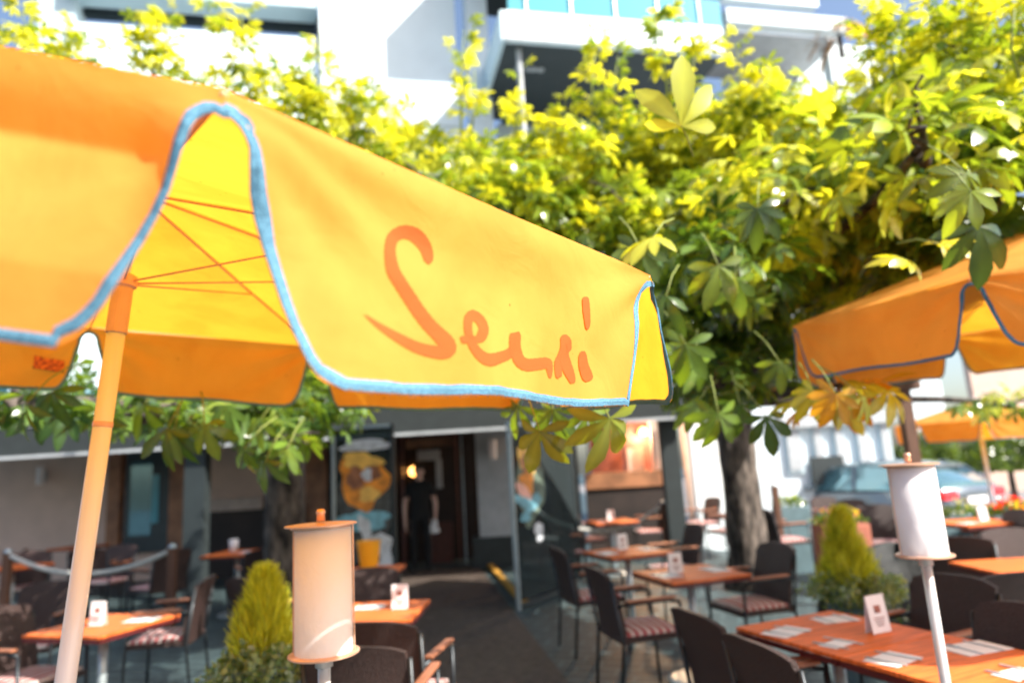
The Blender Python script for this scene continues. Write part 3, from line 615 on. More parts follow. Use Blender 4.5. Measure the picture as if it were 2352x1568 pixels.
cb(120, 1338, -80, 'broad dark chair back behind the lower left table')
chair(*sp(362, 1342), 150, 'chair with pink lit cushion beside the left rope post')
chair(*sp(240, 1330), -100, 'dark chair under the sagging left rope')
chair(*sp(60, 1345), -60, 'dark chair just right of the leftmost rope post')
cb(40, 1235, -70, 'black chair back against the left wall')
chair(*sp(600, 1340), 120, 'dark chair in front of the left trunk')
cb(856, 1432, 78, 'large dark chair back directly right of the nearer lantern pole')
cb(812, 1490, 84, 'dark chair with rounded corner at the bottom edge right of the lantern')
cb(850, 1308, 270, 'dark chair under the yellow bucket')
cb(1160, 1152, 20, 'dark chair against the white pillar')
cb(1598, 1206, 190, 'dark chair between the dark post and the right trunk')
cb(1638, 1140, 200, 'dark chair glimpsed left of the right trunk in bright light')
chair(*sp(1295, 1262), 20, 'dark chair seen through the right glass screen')
chair(*sp(1350, 1235), 30, 'dark chair behind the right rope')
chair(*sp(1490, 1215), 180, 'dark chair right of the warm window table')
cb(1887, 1122, 262, 'black chair back before the white windows, left one')
cb(1948, 1126, 265, 'black chair back before the white windows, beside the flowers')
chair(*sp(1805, 1235), 10, 'sunlit far chair right of the right trunk')
cb(290, 1190, -95, 'dark chair under the canopy left of the teal window table')
cb(360, 1188, -85, 'dark chair under the canopy in front of the brown window post')
cb(505, 1205, -60, 'dark chair under the canopy just right of the grey pillar')
cb(560, 1330, 60, 'dark chair between the left trunk and the small conifer')
cb(1415, 1130, -90, 'dark chair under the canopy before the warm window, left one')
cb(1478, 1132, -80, 'dark chair under the canopy before the warm window, right one')
cb(1700, 1150, 200, 'dark chair glimpsed left behind the right trunk')
cb(1835, 1150, 90, 'dark chair between the brown post and the black chair backs')
cb(200, 1262, 100, 'dark chair under the left rope, near side of the long low lit table')
cb(2010, 1160, 250, 'dark chair right of the pink and yellow flowers')
chair(*sp(640, 1300), 250, 'dark chair behind the left trunk')
# ---------------------------------------------------------------- rope barriers
def rope_post(px, D, label, z=.96):
    p = at(px, 1250, D); x, y = p.x, p.y; r = empty('rope_post', (x, y, 0), label, 'post', 'brown wooden rope posts')
    MB().box((x, y, z/2), (.085, .085, z), bev=.008).build('post_shaft', 'brownpost', r); MB().lathe([(0, .045), (.03, .035), (.045, .01), (.045, 0), (0, 0)], (x, y, z)).build('finial', 'steel', r); return Vector((x, y, z-.02))
rp1 = rope_post(20, 8.3, 'leftmost brown rope post at the frame edge'); rp2 = rope_post(397, 7.6, 'brown rope post left of the grey green pillar')
rp3 = rope_post(1240, 9.8, 'rope post behind the right glass screen'); rp4 = rope_post(1532, 10.1, 'brown rope post beside the right dark pillar'); rp5 = rope_post(1795, 9.3, 'brown post right of the right tree trunk', 1.15)
def rope(a, b, sag, label):
    pts = [a+(b-a)*(i/20)-Vector((0, 0, sag*4*(i/20)*(1-i/20))) for i in range(21)]
    tag(MB().tube(pts, .026, 10).build('barrier_rope', 'rope', None, smooth=True), label, 'rope', 'thick grey barrier ropes')
rope(rp1, rp2, .24, 'thick grey rope sagging between the two left posts'); rope(rp3, rp4, .30, 'thick grey rope sagging in front of the warm window')
# ---------------------------------------------------------------- restaurant front
RB = empty('restaurant_front', (0, 12.8, 0), 'restaurant terrace front with dark posts, grey fascia and wooden entrance door', 'building')
def pbox(name, m, par, x0, x1, y0, y1, Y, th=.1, zmin=None, zmax=None, bev=0):
    """box in the plane y=Y spanning two surveyed bearings"""
    a = atY(x0, y0, Y); b = atY(x1, y1, Y); z1 = zmax if zmax is not None else a.z; z0 = zmin if zmin is not None else b.z
    return MB().box(((a.x+b.x)/2, Y+th/2, (z0+z1)/2), (abs(b.x-a.x), th, z1-z0), bev=bev).build(name, m, par)
YW = 12.8
MB().box((-4.9-2, YW+.15, 1.4), (7.4, .12, 2.8)).build('wall', 'beige', RB)
pbox('window_frame', 'warmwood', RB, 252, 268, 1000, 1280, YW-.06, .2, 0, 2.6)
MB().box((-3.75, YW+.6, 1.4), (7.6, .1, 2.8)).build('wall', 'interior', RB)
w_ = pbox('window', 'dark', RB, 290, 392, 1040, 1250, YW-.02, .06, .5, 2.5); pbox('pane', 'glassdark', w_, 302, 345, 1060, 1230, YW-.04, .015)
pbox('pane', 'teal_glass', w_, 350, 362, 1090, 1200, YW-.04, .015)
pbox('wall', 'warmwood', RB, 392, 432, 1000, 1300, YW-.05, .1, 0, 2.6); pbox('wall', 'pinkbeige', RB, 478, 600, 1148, 1168, YW-.3, .3)
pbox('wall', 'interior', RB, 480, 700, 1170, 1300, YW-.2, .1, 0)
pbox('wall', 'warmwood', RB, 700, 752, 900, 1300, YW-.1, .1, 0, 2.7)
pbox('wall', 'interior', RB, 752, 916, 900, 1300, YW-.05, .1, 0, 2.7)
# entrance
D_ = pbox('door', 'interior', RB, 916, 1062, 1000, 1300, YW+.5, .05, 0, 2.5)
for q in ((916, 932), (1042, 1058)): pbox('door_frame', 'redwood', D_, q[0], q[1], 965, 1300, YW-.1, .12, 0, 2.55)
pbox('lintel', 'warmwood', D_, 932, 1042, 1010, 1022, YW-.1, .12); pbox('lintel', 'redwood', D_, 932, 1042, 968, 1000, YW-.1, .10)
pbox('door_panel', 'redwood', D_, 985, 1042, 1200, 1300, YW+.05, .05, 0); pbox('door_panel', 'lgrey', D_, 958, 1010, 1035, 1055, YW+.42, .05); pbox('door_panel', 'lgrey', D_, 1000, 1016, 1055, 1120, YW+.42, .05)
b_ = at(949, 1082, 13.1); o = empty('hanging_lamp', b_, 'round amber lit lamp inside the entrance beside the waiter', 'lamp'); MB().lathe([(0, -.10), (.07, -.06), (.09, 0), (.07, .06), (0, .10)], b_, 20).build('globe', 'bulb', o, smooth=True); MB().tube([b_+Vector((0, 0, .1)), b_+Vector((0, 0, .9))], .006, 6).build('cord', 'dark', o)
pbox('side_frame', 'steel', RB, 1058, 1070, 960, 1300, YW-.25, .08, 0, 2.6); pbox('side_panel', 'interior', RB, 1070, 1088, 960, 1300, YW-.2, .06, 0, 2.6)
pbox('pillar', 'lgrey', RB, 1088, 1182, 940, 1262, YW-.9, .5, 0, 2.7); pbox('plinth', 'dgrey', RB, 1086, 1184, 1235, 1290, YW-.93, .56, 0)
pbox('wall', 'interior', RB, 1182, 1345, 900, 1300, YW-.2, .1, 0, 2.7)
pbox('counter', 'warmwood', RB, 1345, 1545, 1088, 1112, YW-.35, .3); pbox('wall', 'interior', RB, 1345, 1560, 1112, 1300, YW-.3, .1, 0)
pbox('wall', 'redwood', RB, 1345, 1500, 900, 1090, YW+.5, .1); pbox('curtain', 'curtain', RB, 1490, 1542, 960, 1100, YW-.1, .05); pbox('curtain', 'curtain', RB, 1440, 1480, 1030, 1080, YW+.1, .05)
for q in (1345, 1428, 1545): pbox('window_frame', 'dark', RB, q, q+9, 950, 1100, YW-.33, .06)
b_ = at(1477, 992, 12.9); o = empty('hanging_lamp', b_, 'orange lit lamp high in the warm window right of the entrance', 'lamp'); MB().lathe([(0, -.07), (.08, -.05), (.09, 0), (.07, .06), (0, .09)], b_, 20).build('globe', 'bulb', o, smooth=True); MB().tube([b_+Vector((0, 0, .09)), b_+Vector((0, 0, .4))], .006, 6).build('cord', 'dark', o)
pl = bpy.data.lights.new('hanging_lamp_light', 'POINT'); pl.energy = 95; pl.color = (1, .62, .34); pl.shadow_soft_size = .09; po = bpy.data.objects.new('hanging_lamp_light', pl); COL.objects.link(po); po.location = (0, -.12, -.02); po.parent = o
b_ = at(1502, 1030, 12.75); o = empty('hanging_lamp', b_, 'small white lit lamp before the beige curtain', 'lamp'); MB().lathe([(0, -.05), (.05, -.03), (.06, 0), (.04, .05), (0, .06)], b_, 16).build('globe', 'bulbw', o, smooth=True); MB().tube([b_+Vector((0, 0, .06)), b_+Vector((0, 0, .7))], .006, 6).build('cord', 'dark', o)
# roof slab, fascia, posts
MB().box((-4.0, 11.6, 2.78), (13.2, 3.2, .10)).build('roof', 'dark', RB)
MB().box((-4.0, 9.97, 2.68), (13.2, .06, .14)).build('gutter', 'lgrey', RB)
MB().box((-4.0, 10.03, 2.405), (13.2, .14, .41)).build('fascia', 'fascia', RB); MB().box((-4.0, 10.0, 2.18), (13.2, .12, .04)).build('fascia_trim', 'lgrey', RB)
MB().box((-4.0, 10.5, 2.92), (13.2, .9, .18)).build('parapet', 'pinkbeige', RB)
MB().box((-4.0, 10.6, 3.08), (13.2, .7, .10)).build('parapet_cap', 'awning', RB)
for nm, px, wd, Y in (('post', 445, .30, 10.1), ('post', 1552, .25, 10.15)):
    q = atY(px, 1150, Y); MB().box((q.x, Y+.1, 1.10), (wd, .2, 2.20)).build(nm, 'dgrey', RB)
# side pergola running forward on the right
q1 = atY(1552, 935, 10.1); q2 = at(2076, 920, 7.0); PGo = empty('pergola', (q2.x, q2.y, 0), 'dark timber pergola post and beam right of the tree trunk', 'pergola')
MB().tube([(q2.x, q2.y, 0), (q2.x, q2.y, 2.16)], .075, 4).build('post', 'brownpost', PGo); MB().box((q2.x, q2.y, 2.2), (.26, .26, .1), bev=.02).build('post_head', 'brownpost', PGo)
MB().tube([(q1.x+.12, 10.15, 2.40), (q2.x+.1, q2.y-.3, 2.32)], .10, 4).build('beam', 'brownpost', PGo)
# wall lamps
def sconce(px, py, Y, label):
    p = atY(px, py, Y); o = empty('wall_lamp', p, label, 'wall lamp', 'white cylindrical wall lamps'); MB().box((p.x, p.y+.03, p.z), (.10, .02, .16)).build('back_plate', 'steel', o)
    MB().lathe([(0, -.16), (.062, -.16), (.066, .16), (0, .16)], (p.x, p.y-.06, p.z), 24).build('shade', 'frost', o, smooth=False)
sconce(98, 1092, 12.78, 'white cylindrical wall lamp on the beige wall at far left'); sconce(1132, 1032, YW-.96, 'white cylindrical wall lamp on the pillar right of the entrance')
# ---------------------------------------------------------------- glass screens
def printed(name, blobs):
    g_ = M['screen'].copy(); g_.name = name; return g_
def screen(pts, label, blobs):
    """pts: left foot, right foot (world), height"""
    a, b, h = pts; e = (b-a); L = e.length; e.normalize(); n = Vector((e.y, -e.x, 0)); a = Vector((a.x, a.y, 0)); 
    if n.y > 0: n = -n
    r = empty('glass_screen', (a.x, a.y, 0), label, 'glass screen', 'tall printed glass screens beside the entrance path')
    ang = math.atan2(e.y, e.x)
    MB().box(a+e*L/2+Vector((0, 0, h/2+.05)), (L-.05, .012, h-.1), ang).build('pane', 'screen', r)
    for s_ in (0, L): MB().box(a+e*s_+Vector((0, 0, h/2)), (.045, .045, h), ang, .006).build('upright', 'steel' if s_ == 0 else 'dgrey', r)
    MB().box(a+e*L/2+Vector((0, 0, h-.02)), (L-.05, .035, .035), ang).build('top_rail', 'steel', r); MB().box(a+e*L/2+Vector((0, 0, .035)), (L-.05, .035, .06), ang).build('bottom_rail', 'dgrey', r)
    for i, (u, z, ru, rz, rot, mname, sd) in enumerate(blobs):
        rg = random.Random(sd); N = 26; ph = [rg.uniform(0, 6) for _ in range(4)]; V = []
        for k in range(N):
            t = 2*PI*k/N; rad = 1+.12*math.sin(3*t+ph[0])+.09*math.sin(5*t+ph[1])+.05*math.sin(8*t+ph[2])
            cu, cz = ru*rad*math.cos(t), rz*rad*math.sin(t); uu = u+cu*math.cos(rot)-cz*math.sin(rot); zz = z+cu*math.sin(rot)+cz*math.cos(rot)
            V.append(a+e*min(L-.03, max(.03, uu))+Vector((0, 0, zz))+n*(.0075+.0012*i))
        V.append(a+e*u+Vector((0, 0, z))+n*(.0075+.0012*i)); g = MB(); g.add(V, [(k, (k+1) % N, N) for k in range(N)]); g.build('printed_motif', mname, r)
M['p_or'] = mat('print_orange', (.80, .26, .02), .3, var=.35, scale=9); M['p_ye'] = mat('print_yellow', (.9, .50, .10), .3, var=.2, scale=9); M['p_br'] = mat('print_brown', (.30, .11, .05), .3, var=.5, scale=7)
M['p_bl'] = mat('print_blue', (.18, .42, .52), .3, var=.3, scale=9); M['p_wh'] = mat('print_white', (.60, .62, .66), .3, var=.2, scale=9); M['p_gr'] = mat('print_green_grey', (.12, .16, .12), .3, var=.5, scale=8); M['p_pk'] = mat('print_pink', (.80, .42, .34), .3, var=.15)
M['p_dk'] = mat('print_dark', (.05, .055, .055), .3, var=.6, scale=8)
a, b = G(770, 1425), G(910, 1418); b = Vector((b.x, a.y+.02, 0))
screen((a, b, 2.22), 'printed glass screen with a large orange motif, left of the entrance path', [
 (.36, 1.25, .33, .55, 0, 'p_dk', 1), (.40, 1.98, .32, .07, 0, 'p_wh', 9), (.36, 1.10, .30, .12, 0, 'p_bl', 2), (.36, 1.55, .29, .31, .2, 'p_or', 3), (.34, 1.80, .24, .10, -.15, 'p_ye', 4), (.26, 1.60, .10, .14, 0, 'p_br', 5), (.45, 1.64, .12, .09, .2, 'p_br', 5), (.40, 1.63, .06, .08, 0, 'p_wh', 6), (.42, 1.40, .12, .09, 0, 'p_ye', 7), (.36, 1.02, .07, .15, .3, 'p_wh', 8), (.55, .82, .15, .12, -.7, 'p_wh', 10), (.60, .55, .10, .22, 0, 'p_wh', 12)])
a, b = G(1192, 1402), G(1335, 1345)
screen((a, b, 2.15), 'printed glass screen with orange, pink and blue motif, right of the entrance path', [
 (.42, 1.35, .34, .40, 0, 'p_gr', 21), (.40, 1.68, .25, .16, -.3, 'p_ye', 22), (.34, 1.66, .11, .12, 0, 'p_br', 23), (.34, 1.43, .17, .13, -.3, 'p_or', 24), (.30, 1.28, .28, .07, -.6, 'p_pk', 25), (.26, 1.18, .24, .07, -.4, 'p_bl', 26), (.50, 1.18, .16, .08, .5, 'p_bl', 27), (.55, .82, .10, .12, .3, 'p_wh', 28), (.25, 1.02, .12, .06, 0, 'p_bl', 29)])
a, b = G(1112, 1288), G(1206, 1392); e = (b-a).normalized()
tag(MB().box((a+b)/2+Vector((0, 0, .04)), ((b-a).length, .09, .05), math.atan2(e.y, e.x), .01).build('edge_strip', 'yellowstrip'), 'yellow strip on the ground at the foot of the right glass screen', 'floor strip')
# ---------------------------------------------------------------- waiter
def person(x, y, z):
    r = bpy.data.meshes.new('person'); bm = bmesh.new(); sk = []
    J = {}
    def v(name, p, rad): J[name] = (len(sk)); sk.append((Vector(p), rad)); return len(sk)-1
    E_ = []
    def chain(names, start=None):
        prev = start
        for n, p, ra in names:
            i = v(n, p, ra)
            if prev is not None: E_.append((prev, i))
            prev = i
        return prev
    pel = v('pelvis', (0, 0, .95), (.155, .11))
    sp_ = chain([('waist', (0, .01, 1.08), (.15, .105)), ('chest', (0, 0, 1.27), (.175, .12)), ('upper', (0, 0, 1.40), (.13, .10)), ('neck', (0, -.01, 1.50), (.058, .06)), ('neck2', (0, -.02, 1.545), (.056, .06)), ('head', (0, -.03, 1.61), (.080, .095)), ('head2', (0, -.025, 1.69), (.078, .092)), ('crown', (0, -.02, 1.745), (.05, .06))], pel)
    up_ = J['upper']
    for s_ in (-1, 1):
        k = chain([('hip%d' % s_, (s_*.10, 0, .90), (.095, .09)), ('knee%d' % s_, (s_*.115, -.02, .50), (.062, .062)), ('calf%d' % s_, (s_*.118, .01, .36), (.058, .06)), ('ankle%d' % s_, (s_*.12, .02, .09), (.040, .042)), ('toe%d' % s_, (s_*.135, -.13, .035), (.04, .028))], pel)
        bend = -.16 if s_ > 0 else -.03
        hz = .93 if s_ > 0 else .82
        k = chain([('sh%d' % s_, (s_*.175, 0, 1.41), (.062, .062)), ('el%d' % s_, (s_*.255, .03, 1.13), (.043, .043)), ('fa%d' % s_, (s_*.262, .03+bend*.35, 1.06 if s_ > 0 else 1.04), (.040, .040)), ('wr%d' % s_, (s_*.255, bend, hz+.0), (.026, .028)), ('pa%d' % s_, (s_*.252, bend-.02, hz-.06), (.030, .018))], up_)
        for q in range(4): 
            chain([('f%d%d' % (s_, q), (s_*(.250), bend-.045+.019*q, hz-.125), (.009, .009)), ('g%d%d' % (s_, q), (s_*(.240), bend-.05+.02*q, hz-.16+abs(q-1)*.005), (.008, .008)), ('h%d%d' % (s_, q), (s_*(.226), bend-.048+.02*q, hz-.185+abs(q-1)*.006), (.007, .007))], k)
        chain([('t%d' % s_, (s_*.245, bend-.06, hz-.075), (.010, .010)), ('u%d' % s_, (s_*.235, bend-.085, hz-.11), (.008, .008))], J['wr%d' % s_])
    r.from_pydata([p for p, _ in sk], E_, []); o = bpy.data.objects.new('person', r); COL.objects.link(o)
    sm = o.modifiers.new('skin', 'SKIN'); 
    for i, (p, ra) in enumerate(sk): r.skin_vertices[0].data[i].radius = ra
    r.skin_vertices[0].data[0].use_root = True
    ss = o.modifiers.new('sub', 'SUBSURF'); ss.levels = 2; ss.render_levels = 2
    dg = bpy.context.evaluated_depsgraph_get(); me = bpy.data.meshes.new_from_object(o.evaluated_get(dg)); o.modifiers.clear(); o.data = me
    me.materials.clear()
    for mn in ('skin', 'black_cloth', 'hair'): me.materials.append(M[mn])
    for p in me.polygons:
        c = p.center; p.use_smooth = True
        arm = abs(c.x) > .17
        if c.z > 1.50: p.material_index = 0
        elif arm and c.z < 1.22 and c.z > .55 : p.material_index = 0
        else: p.material_index = 1
    tag(o, 'waiter in black T-shirt and black trousers standing in the entrance holding a pale cloth', 'person')
    o.location = (x, y, z); o.rotation_euler = (0, 0, .12)
    def feat(name, m, verts_fn):
        q = MB(); verts_fn(q); return q.build(name, m, o, smooth=True, off=Vector((0, 0, 0)))
    def ball(q, c, sz, n=10): q.grid(lambda u, v: (c[0]+sz[0]*math.cos(u*2*PI)*math.sin(v*PI), c[1]+sz[1]*math.sin(u*2*PI)*math.sin(v*PI), c[2]+sz[2]*math.cos(v*PI)), n*2, n)
    feat('hair', 'hair', lambda q: q.grid(lambda u, v: (.092*math.cos(u*2*PI)*math.sin(v*PI*.5), .0+.108*math.sin(u*2*PI)*math.sin(v*PI*.5), 1.685+.0+.095*math.cos(v*PI*.5)-(.05 if math.sin(u*2*PI) > .2 else 0)*v), 24, 10))
    for s_ in (-1, 1):
        feat('eye', 'hair', lambda q: ball(q, (s_*.032, -.118, 1.645), (.011, .008, .007), 6)); feat('ear', 'skin', lambda q: ball(q, (s_*.083, -.01, 1.635), (.012, .02, .03), 8))
    feat('nose', 'skin', lambda q: ball(q, (0, -.128, 1.615), (.013, .02, .024), 8)); feat('mouth', 'ink', lambda q: ball(q, (0, -.112, 1.575), (.024, .010, .006), 8))
    return o
pp = G(968, 1312); PER = person(pp.x, pp.y+.1, 0)
c = MB(); hx, hy, hz = pp.x+.26, pp.y-.10, .86
c.grid(lambda u, v: (hx+(u-.5)*.16*(.4+.6*v)+.012*math.sin(v*9), hy+.018*math.sin(u*12+v*3)-.03, hz-.02-.22*v+.01*math.sin(u*9)), 16, 12)
o = c.build('cleaning_cloth', 'paper', None, smooth=True); sm = o.modifiers.new('thick', 'SOLIDIFY'); sm.thickness = .004; tag(o, 'pale cloth held in the waiter\'s hand at the entrance', 'cloth')
# ---------------------------------------------------------------- bucket
bx, by, bz, _ = on_table('q', -.0, .0); q = G(848, 1300, .75); bx, by = q.x, q.y
B_ = empty('bucket', (bx, by, bz), 'yellow bucket on the table behind the nearer lantern', 'bucket')
MB().lathe([(0, 0), (.085, 0), (.115, .22), (.122, .225), (.122, .24), (.112, .24), (.082, .01), (0, .01)], (bx, by, bz), 32).build('pail', 'bucket', B_, smooth=False)
MB().tube([(bx+.12*math.cos(t), by-.02, bz+.235-.10*math.sin(t)) for t in [PI*i/14 for i in range(15)]], .004, 6).build('handle', 'steel', B_, smooth=True)
# ---------------------------------------------------------------- foliage tools
def leaflet(L, W, rows=4, droop=.25, fold=.14):
    V = []; prof = {0: .06, 1: .42, 2: .86, 3: 1.0, 4: .62, 5: 0.02}
    ts = [0, .22, .46, .68, .87, 1.0]
    for i, t in enumerate(ts):
        w_ = W/2*prof[i]; z = -droop*L*t*t
        V += [(t*L, -w_, z+fold*w_), (t*L, 0, z), (t*L, w_, z+fold*w_)]
    F = []
    for i in range(5): F += [(i*3, i*3+1, i*3+4, i*3+3), (i*3+1, i*3+2, i*3+5, i*3+4)]
    return np.array(V), np.array(F)
def palmate(seed, n=7, spread=.80, dr=(.1, .5)):
    r = random.Random(seed); V = []; F = []; T_ = []
    for k in range(n):
        a = (k-(n-1)/2)*(2*PI*spread/n)+r.uniform(-.08, .08); sc = 1-.42*abs(k-(n-1)/2)/((n-1)/2)+r.uniform(-.06, .06)
        v, f = leaflet(sc, sc*.36, droop=r.uniform(*dr)); tl = r.uniform(-.15, .05)
        R = np.array(Matrix.Rotation(a, 3, 'Z')@Matrix.Rotation(-tl, 3, 'Y')@Matrix.Rotation(r.uniform(-.3, .3), 3, 'X'))
        F.append(f+sum(len(x) for x in V)); V.append(v@R.T)
    return np.concatenate(V), np.concatenate(F)
PALM = [palmate(s, n) for s, n in ((1, 7), (2, 5), (3, 6), (4, 5), (5, 7))]
PALMD = [palmate(s, n, sp__, (.25, .8)) for s, n, sp__ in ((11, 5, .62), (12, 6, .66), (13, 5, .55), (14, 7, .72))]
def frames(xd, up_):
    x = xd/np.linalg.norm(xd, axis=1, keepdims=True); y = np.cross(up_, x); y /= np.linalg.norm(y, axis=1, keepdims=True)+1e-9; z = np.cross(x, y); return np.stack([x, y, z], 2)
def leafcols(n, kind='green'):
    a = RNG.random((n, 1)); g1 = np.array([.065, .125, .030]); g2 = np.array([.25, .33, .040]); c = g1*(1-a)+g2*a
    y = RNG.random((n, 1)) < {'deep': .05, 'bright': 1.0, 'green': .30, 'yellow': .58, 'autumn': .9, 'dark': .03}[kind]; c = np.where(y, np.array([.42, .45, .055])*(.8+.4*RNG.random((n, 1))), c)  # bright: yellow sunlight put into the colour of single leaves
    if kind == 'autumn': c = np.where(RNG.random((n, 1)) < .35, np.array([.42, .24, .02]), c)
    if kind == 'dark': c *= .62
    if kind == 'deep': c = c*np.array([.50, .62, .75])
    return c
def scatter_leaves(P, X, U, sc, cols, PALM=PALM):
    VV = []; FF = []; CC = []; o = 0; which = RNG.integers(0, len(PALM), len(P)); FR = frames(X, U)
    for k, (v, f) in enumerate(PALM):
        idx = np.where(which == k)[0]
        if len(idx) == 0: continue
        W_ = np.einsum('nij,mj->nmi', FR[idx], v)*sc[idx][:, None, None]+P[idx][:, None, :]
        VV.append(W_.reshape(-1, 3)); FF.append((f[None]+(np.arange(len(idx))*len(v))[:, None, None]).reshape(-1, 4)+o); o += len(idx)*len(v)
        mid = np.where(np.arange(len(v)) % 3 == 1, 1.30, .96)[None, :, None]*np.repeat(.85+.3*RNG.random((len(idx), (len(v)+17)//18, 1)), 18, 1)[:, :len(v)]
        CC.append((cols[idx][:, None, :]*mid).reshape(-1, 3))
    return np.concatenate(VV), np.concatenate(FF), np.concatenate(CC)
def blob_leaves(c, rad, n, kind='green', size=.17):
    d = RNG.normal(size=(n, 3)); d /= np.linalg.norm(d, axis=1, keepdims=True); rr_ = .45+.6*RNG.random((n, 1))**.6
    # light clumping
    rr_ *= 1+.16*np.sin(d[:, :1]*7+c[0])*np.cos(d[:, 1:2]*6+c[1])
    P = np.array(c)+d*rr_*np.array(rad)
    X = d*np.array([1, 1, .5])+RNG.normal(size=(n, 3))*.45; X[:, 2] -= .25
    U = np.array([0, 0, 1.])+RNG.normal(size=(n, 3))*.38+d*.35
    return P, X, U, size*(.65+.6*RNG.random(n)), leafcols(n, kind)
def gather(lst, PL=None):
    A = [np.concatenate([l[i] for l in lst]) for i in range(5)]; return scatter_leaves(*A, PALM=PL or PALM)
def limb(a, b, r0_, r1_, g, bend=.2, seed=0):
    rg = random.Random(seed); a, b = Vector(a), Vector(b); n = 8; pts = []
    for i in range(n+1):
        t = i/n; p = a+(b-a)*t; p += Vector((rg.uniform(-1, 1), rg.uniform(-1, 1), 0))*.04*(t > 0); p.z += bend*math.sin(PI*t); pts.append(p)
    g.tube(pts, [r0_+(r1_-r0_)*i/n for i in range(n+1)], 10)
def tree(tx, ty, tz, r_, label, blobs, shoots, singles, hubz=2.35, top=None, lean=(0, 0)):
    root = empty('chestnut_tree', (tx, ty, tz), label, 'tree', 'broad leaved trees shading the terrace')
    g = MB(); n = 26; m = 22; V = []
    H = hubz
    for j in range(n+1):
        z = H*j/n; t = j/n; rad = r_*(1.35-.35*min(1, z/.35) if z < .35 else 1-.12*t+.22*max(0, t-.8)/.2)
        for k in range(m):
            a = 2*PI*k/m; q = rad*(1+.07*math.sin(3*a+z*2)+.05*math.sin(7*a-z*4)+.03*math.sin(13*a+z*9)); V.append((tx+lean[0]*z+q*math.cos(a), ty+lean[1]*z+q*math.sin(a), tz+z))
    g.add(V, [(j*m+k, j*m+(k+1) % m, (j+1)*m+(k+1) % m, (j+1)*m+k) for j in range(n) for k in range(m)]); g.build('trunk', 'bark', root, smooth=True)
    hub = Vector((tx+lean[0]*H, ty+lean[1]*H, tz+H-.08)); g = MB(); L = []
    for i, (c, rad, nn, kind, size) in enumerate(blobs):
        limb(hub, c, r_*.42, .02, g, .25 if c.z > hub.z+.3 else .05, i)
        for q in range(3): limb(Vector(c)-Vector((0, 0, rad[2]*.3)), Vector(c)+Vector((random.uniform(-1, 1)*rad[0], random.uniform(-1, 1)*rad[1], random.uniform(-.3, .9)*rad[2])), .022, .006, g, .03, i*5+q)
        L.append(blob_leaves(tuple(c), rad, nn, kind, size))
    g.build('branch', 'bark', root, smooth=True)
    LS = []
    for i, (tip, base_, nl, kind, size) in enumerate(shoots):
        tip, base_ = Vector(tip), Vector(base_); mid_ = (tip+base_)/2+Vector((random.uniform(-.06, .06), random.uniform(-.06, .06), 0))
        MB().tube([base_, mid_, tip], [.012, .008, .004], 6).build('shoot', 'stem', root, smooth=True); n_ = nl*3; t = np.round(RNG.random(n_)**.7*5)/5+RNG.normal(size=n_)*.03; t = np.clip(t, .02, 1)
        b0, t0, m0 = map(np.array, (base_, tip, mid_)); P = (1-t)[:, None]**2*b0+(2*t*(1-t))[:, None]*m0+(t**2)[:, None]*t0
        a = RNG.random(n_)*2*PI; out = np.stack([np.cos(a), np.sin(a), .15+.5*t], 1); P = P+out*(.04+.08*RNG.random((n_, 1)))
        L.append((P, out+RNG.normal(size=(n_, 3))*.25, np.array([0, 0, 1.])-out*.3+RNG.normal(size=(n_, 3))*.3, size*(.6+.5*RNG.random(n_))*(1-.25*t), leafcols(n_, kind)))
    for (p, xd, ud, size, kind) in singles:
        p = Vector(p); xd = Vector(xd); pet = p-xd.normalized()*size*.5+Vector((random.uniform(-.1, .1), .16, .10))
        MB().tube([pet, (pet+p)/2+Vector((0, 0, .02)), p], [.0035, .003, .0025], 6).build('twig', 'stem', root, smooth=True)
        LS.append((np.array([p]), np.array([xd]), np.array([ud]), np.array([size]), leafcols(1, kind)))
    V, F, C_ = gather(L); V2_, F2_, C2_ = gather(LS, PALMD); F = np.concatenate([F, F2_+len(V)]); V = np.concatenate([V, V2_]); C_ = np.concatenate([C_, C2_]); npmesh('crown', V, F, 'leaf', root, C_); return root
def bl(px, py, D, rx, ry, rz, n, kind='green', size=.155): return (at(px, py, D), (rx, ry, rz), n, kind, size)
def sh(px, py, px2, py2, D, n=6, kind='yellow', size=.16): return (at(px, py, D), at(px2, py2, D), n, kind, size)
down = (0, -.15, -1); cup = (0, -.75, .65)
def sg(px, py, D, size=.17, xd=down, ud=cup, kind='deep'):
    xd = (xd[0]+random.uniform(-.2, .2), xd[1]+random.uniform(-.2, .2), xd[2]); return (at(px, py, D), xd, (ud[0]+random.uniform(-.3, .3), ud[1], ud[2]), size, kind)
tl_ = G(655, 1462)
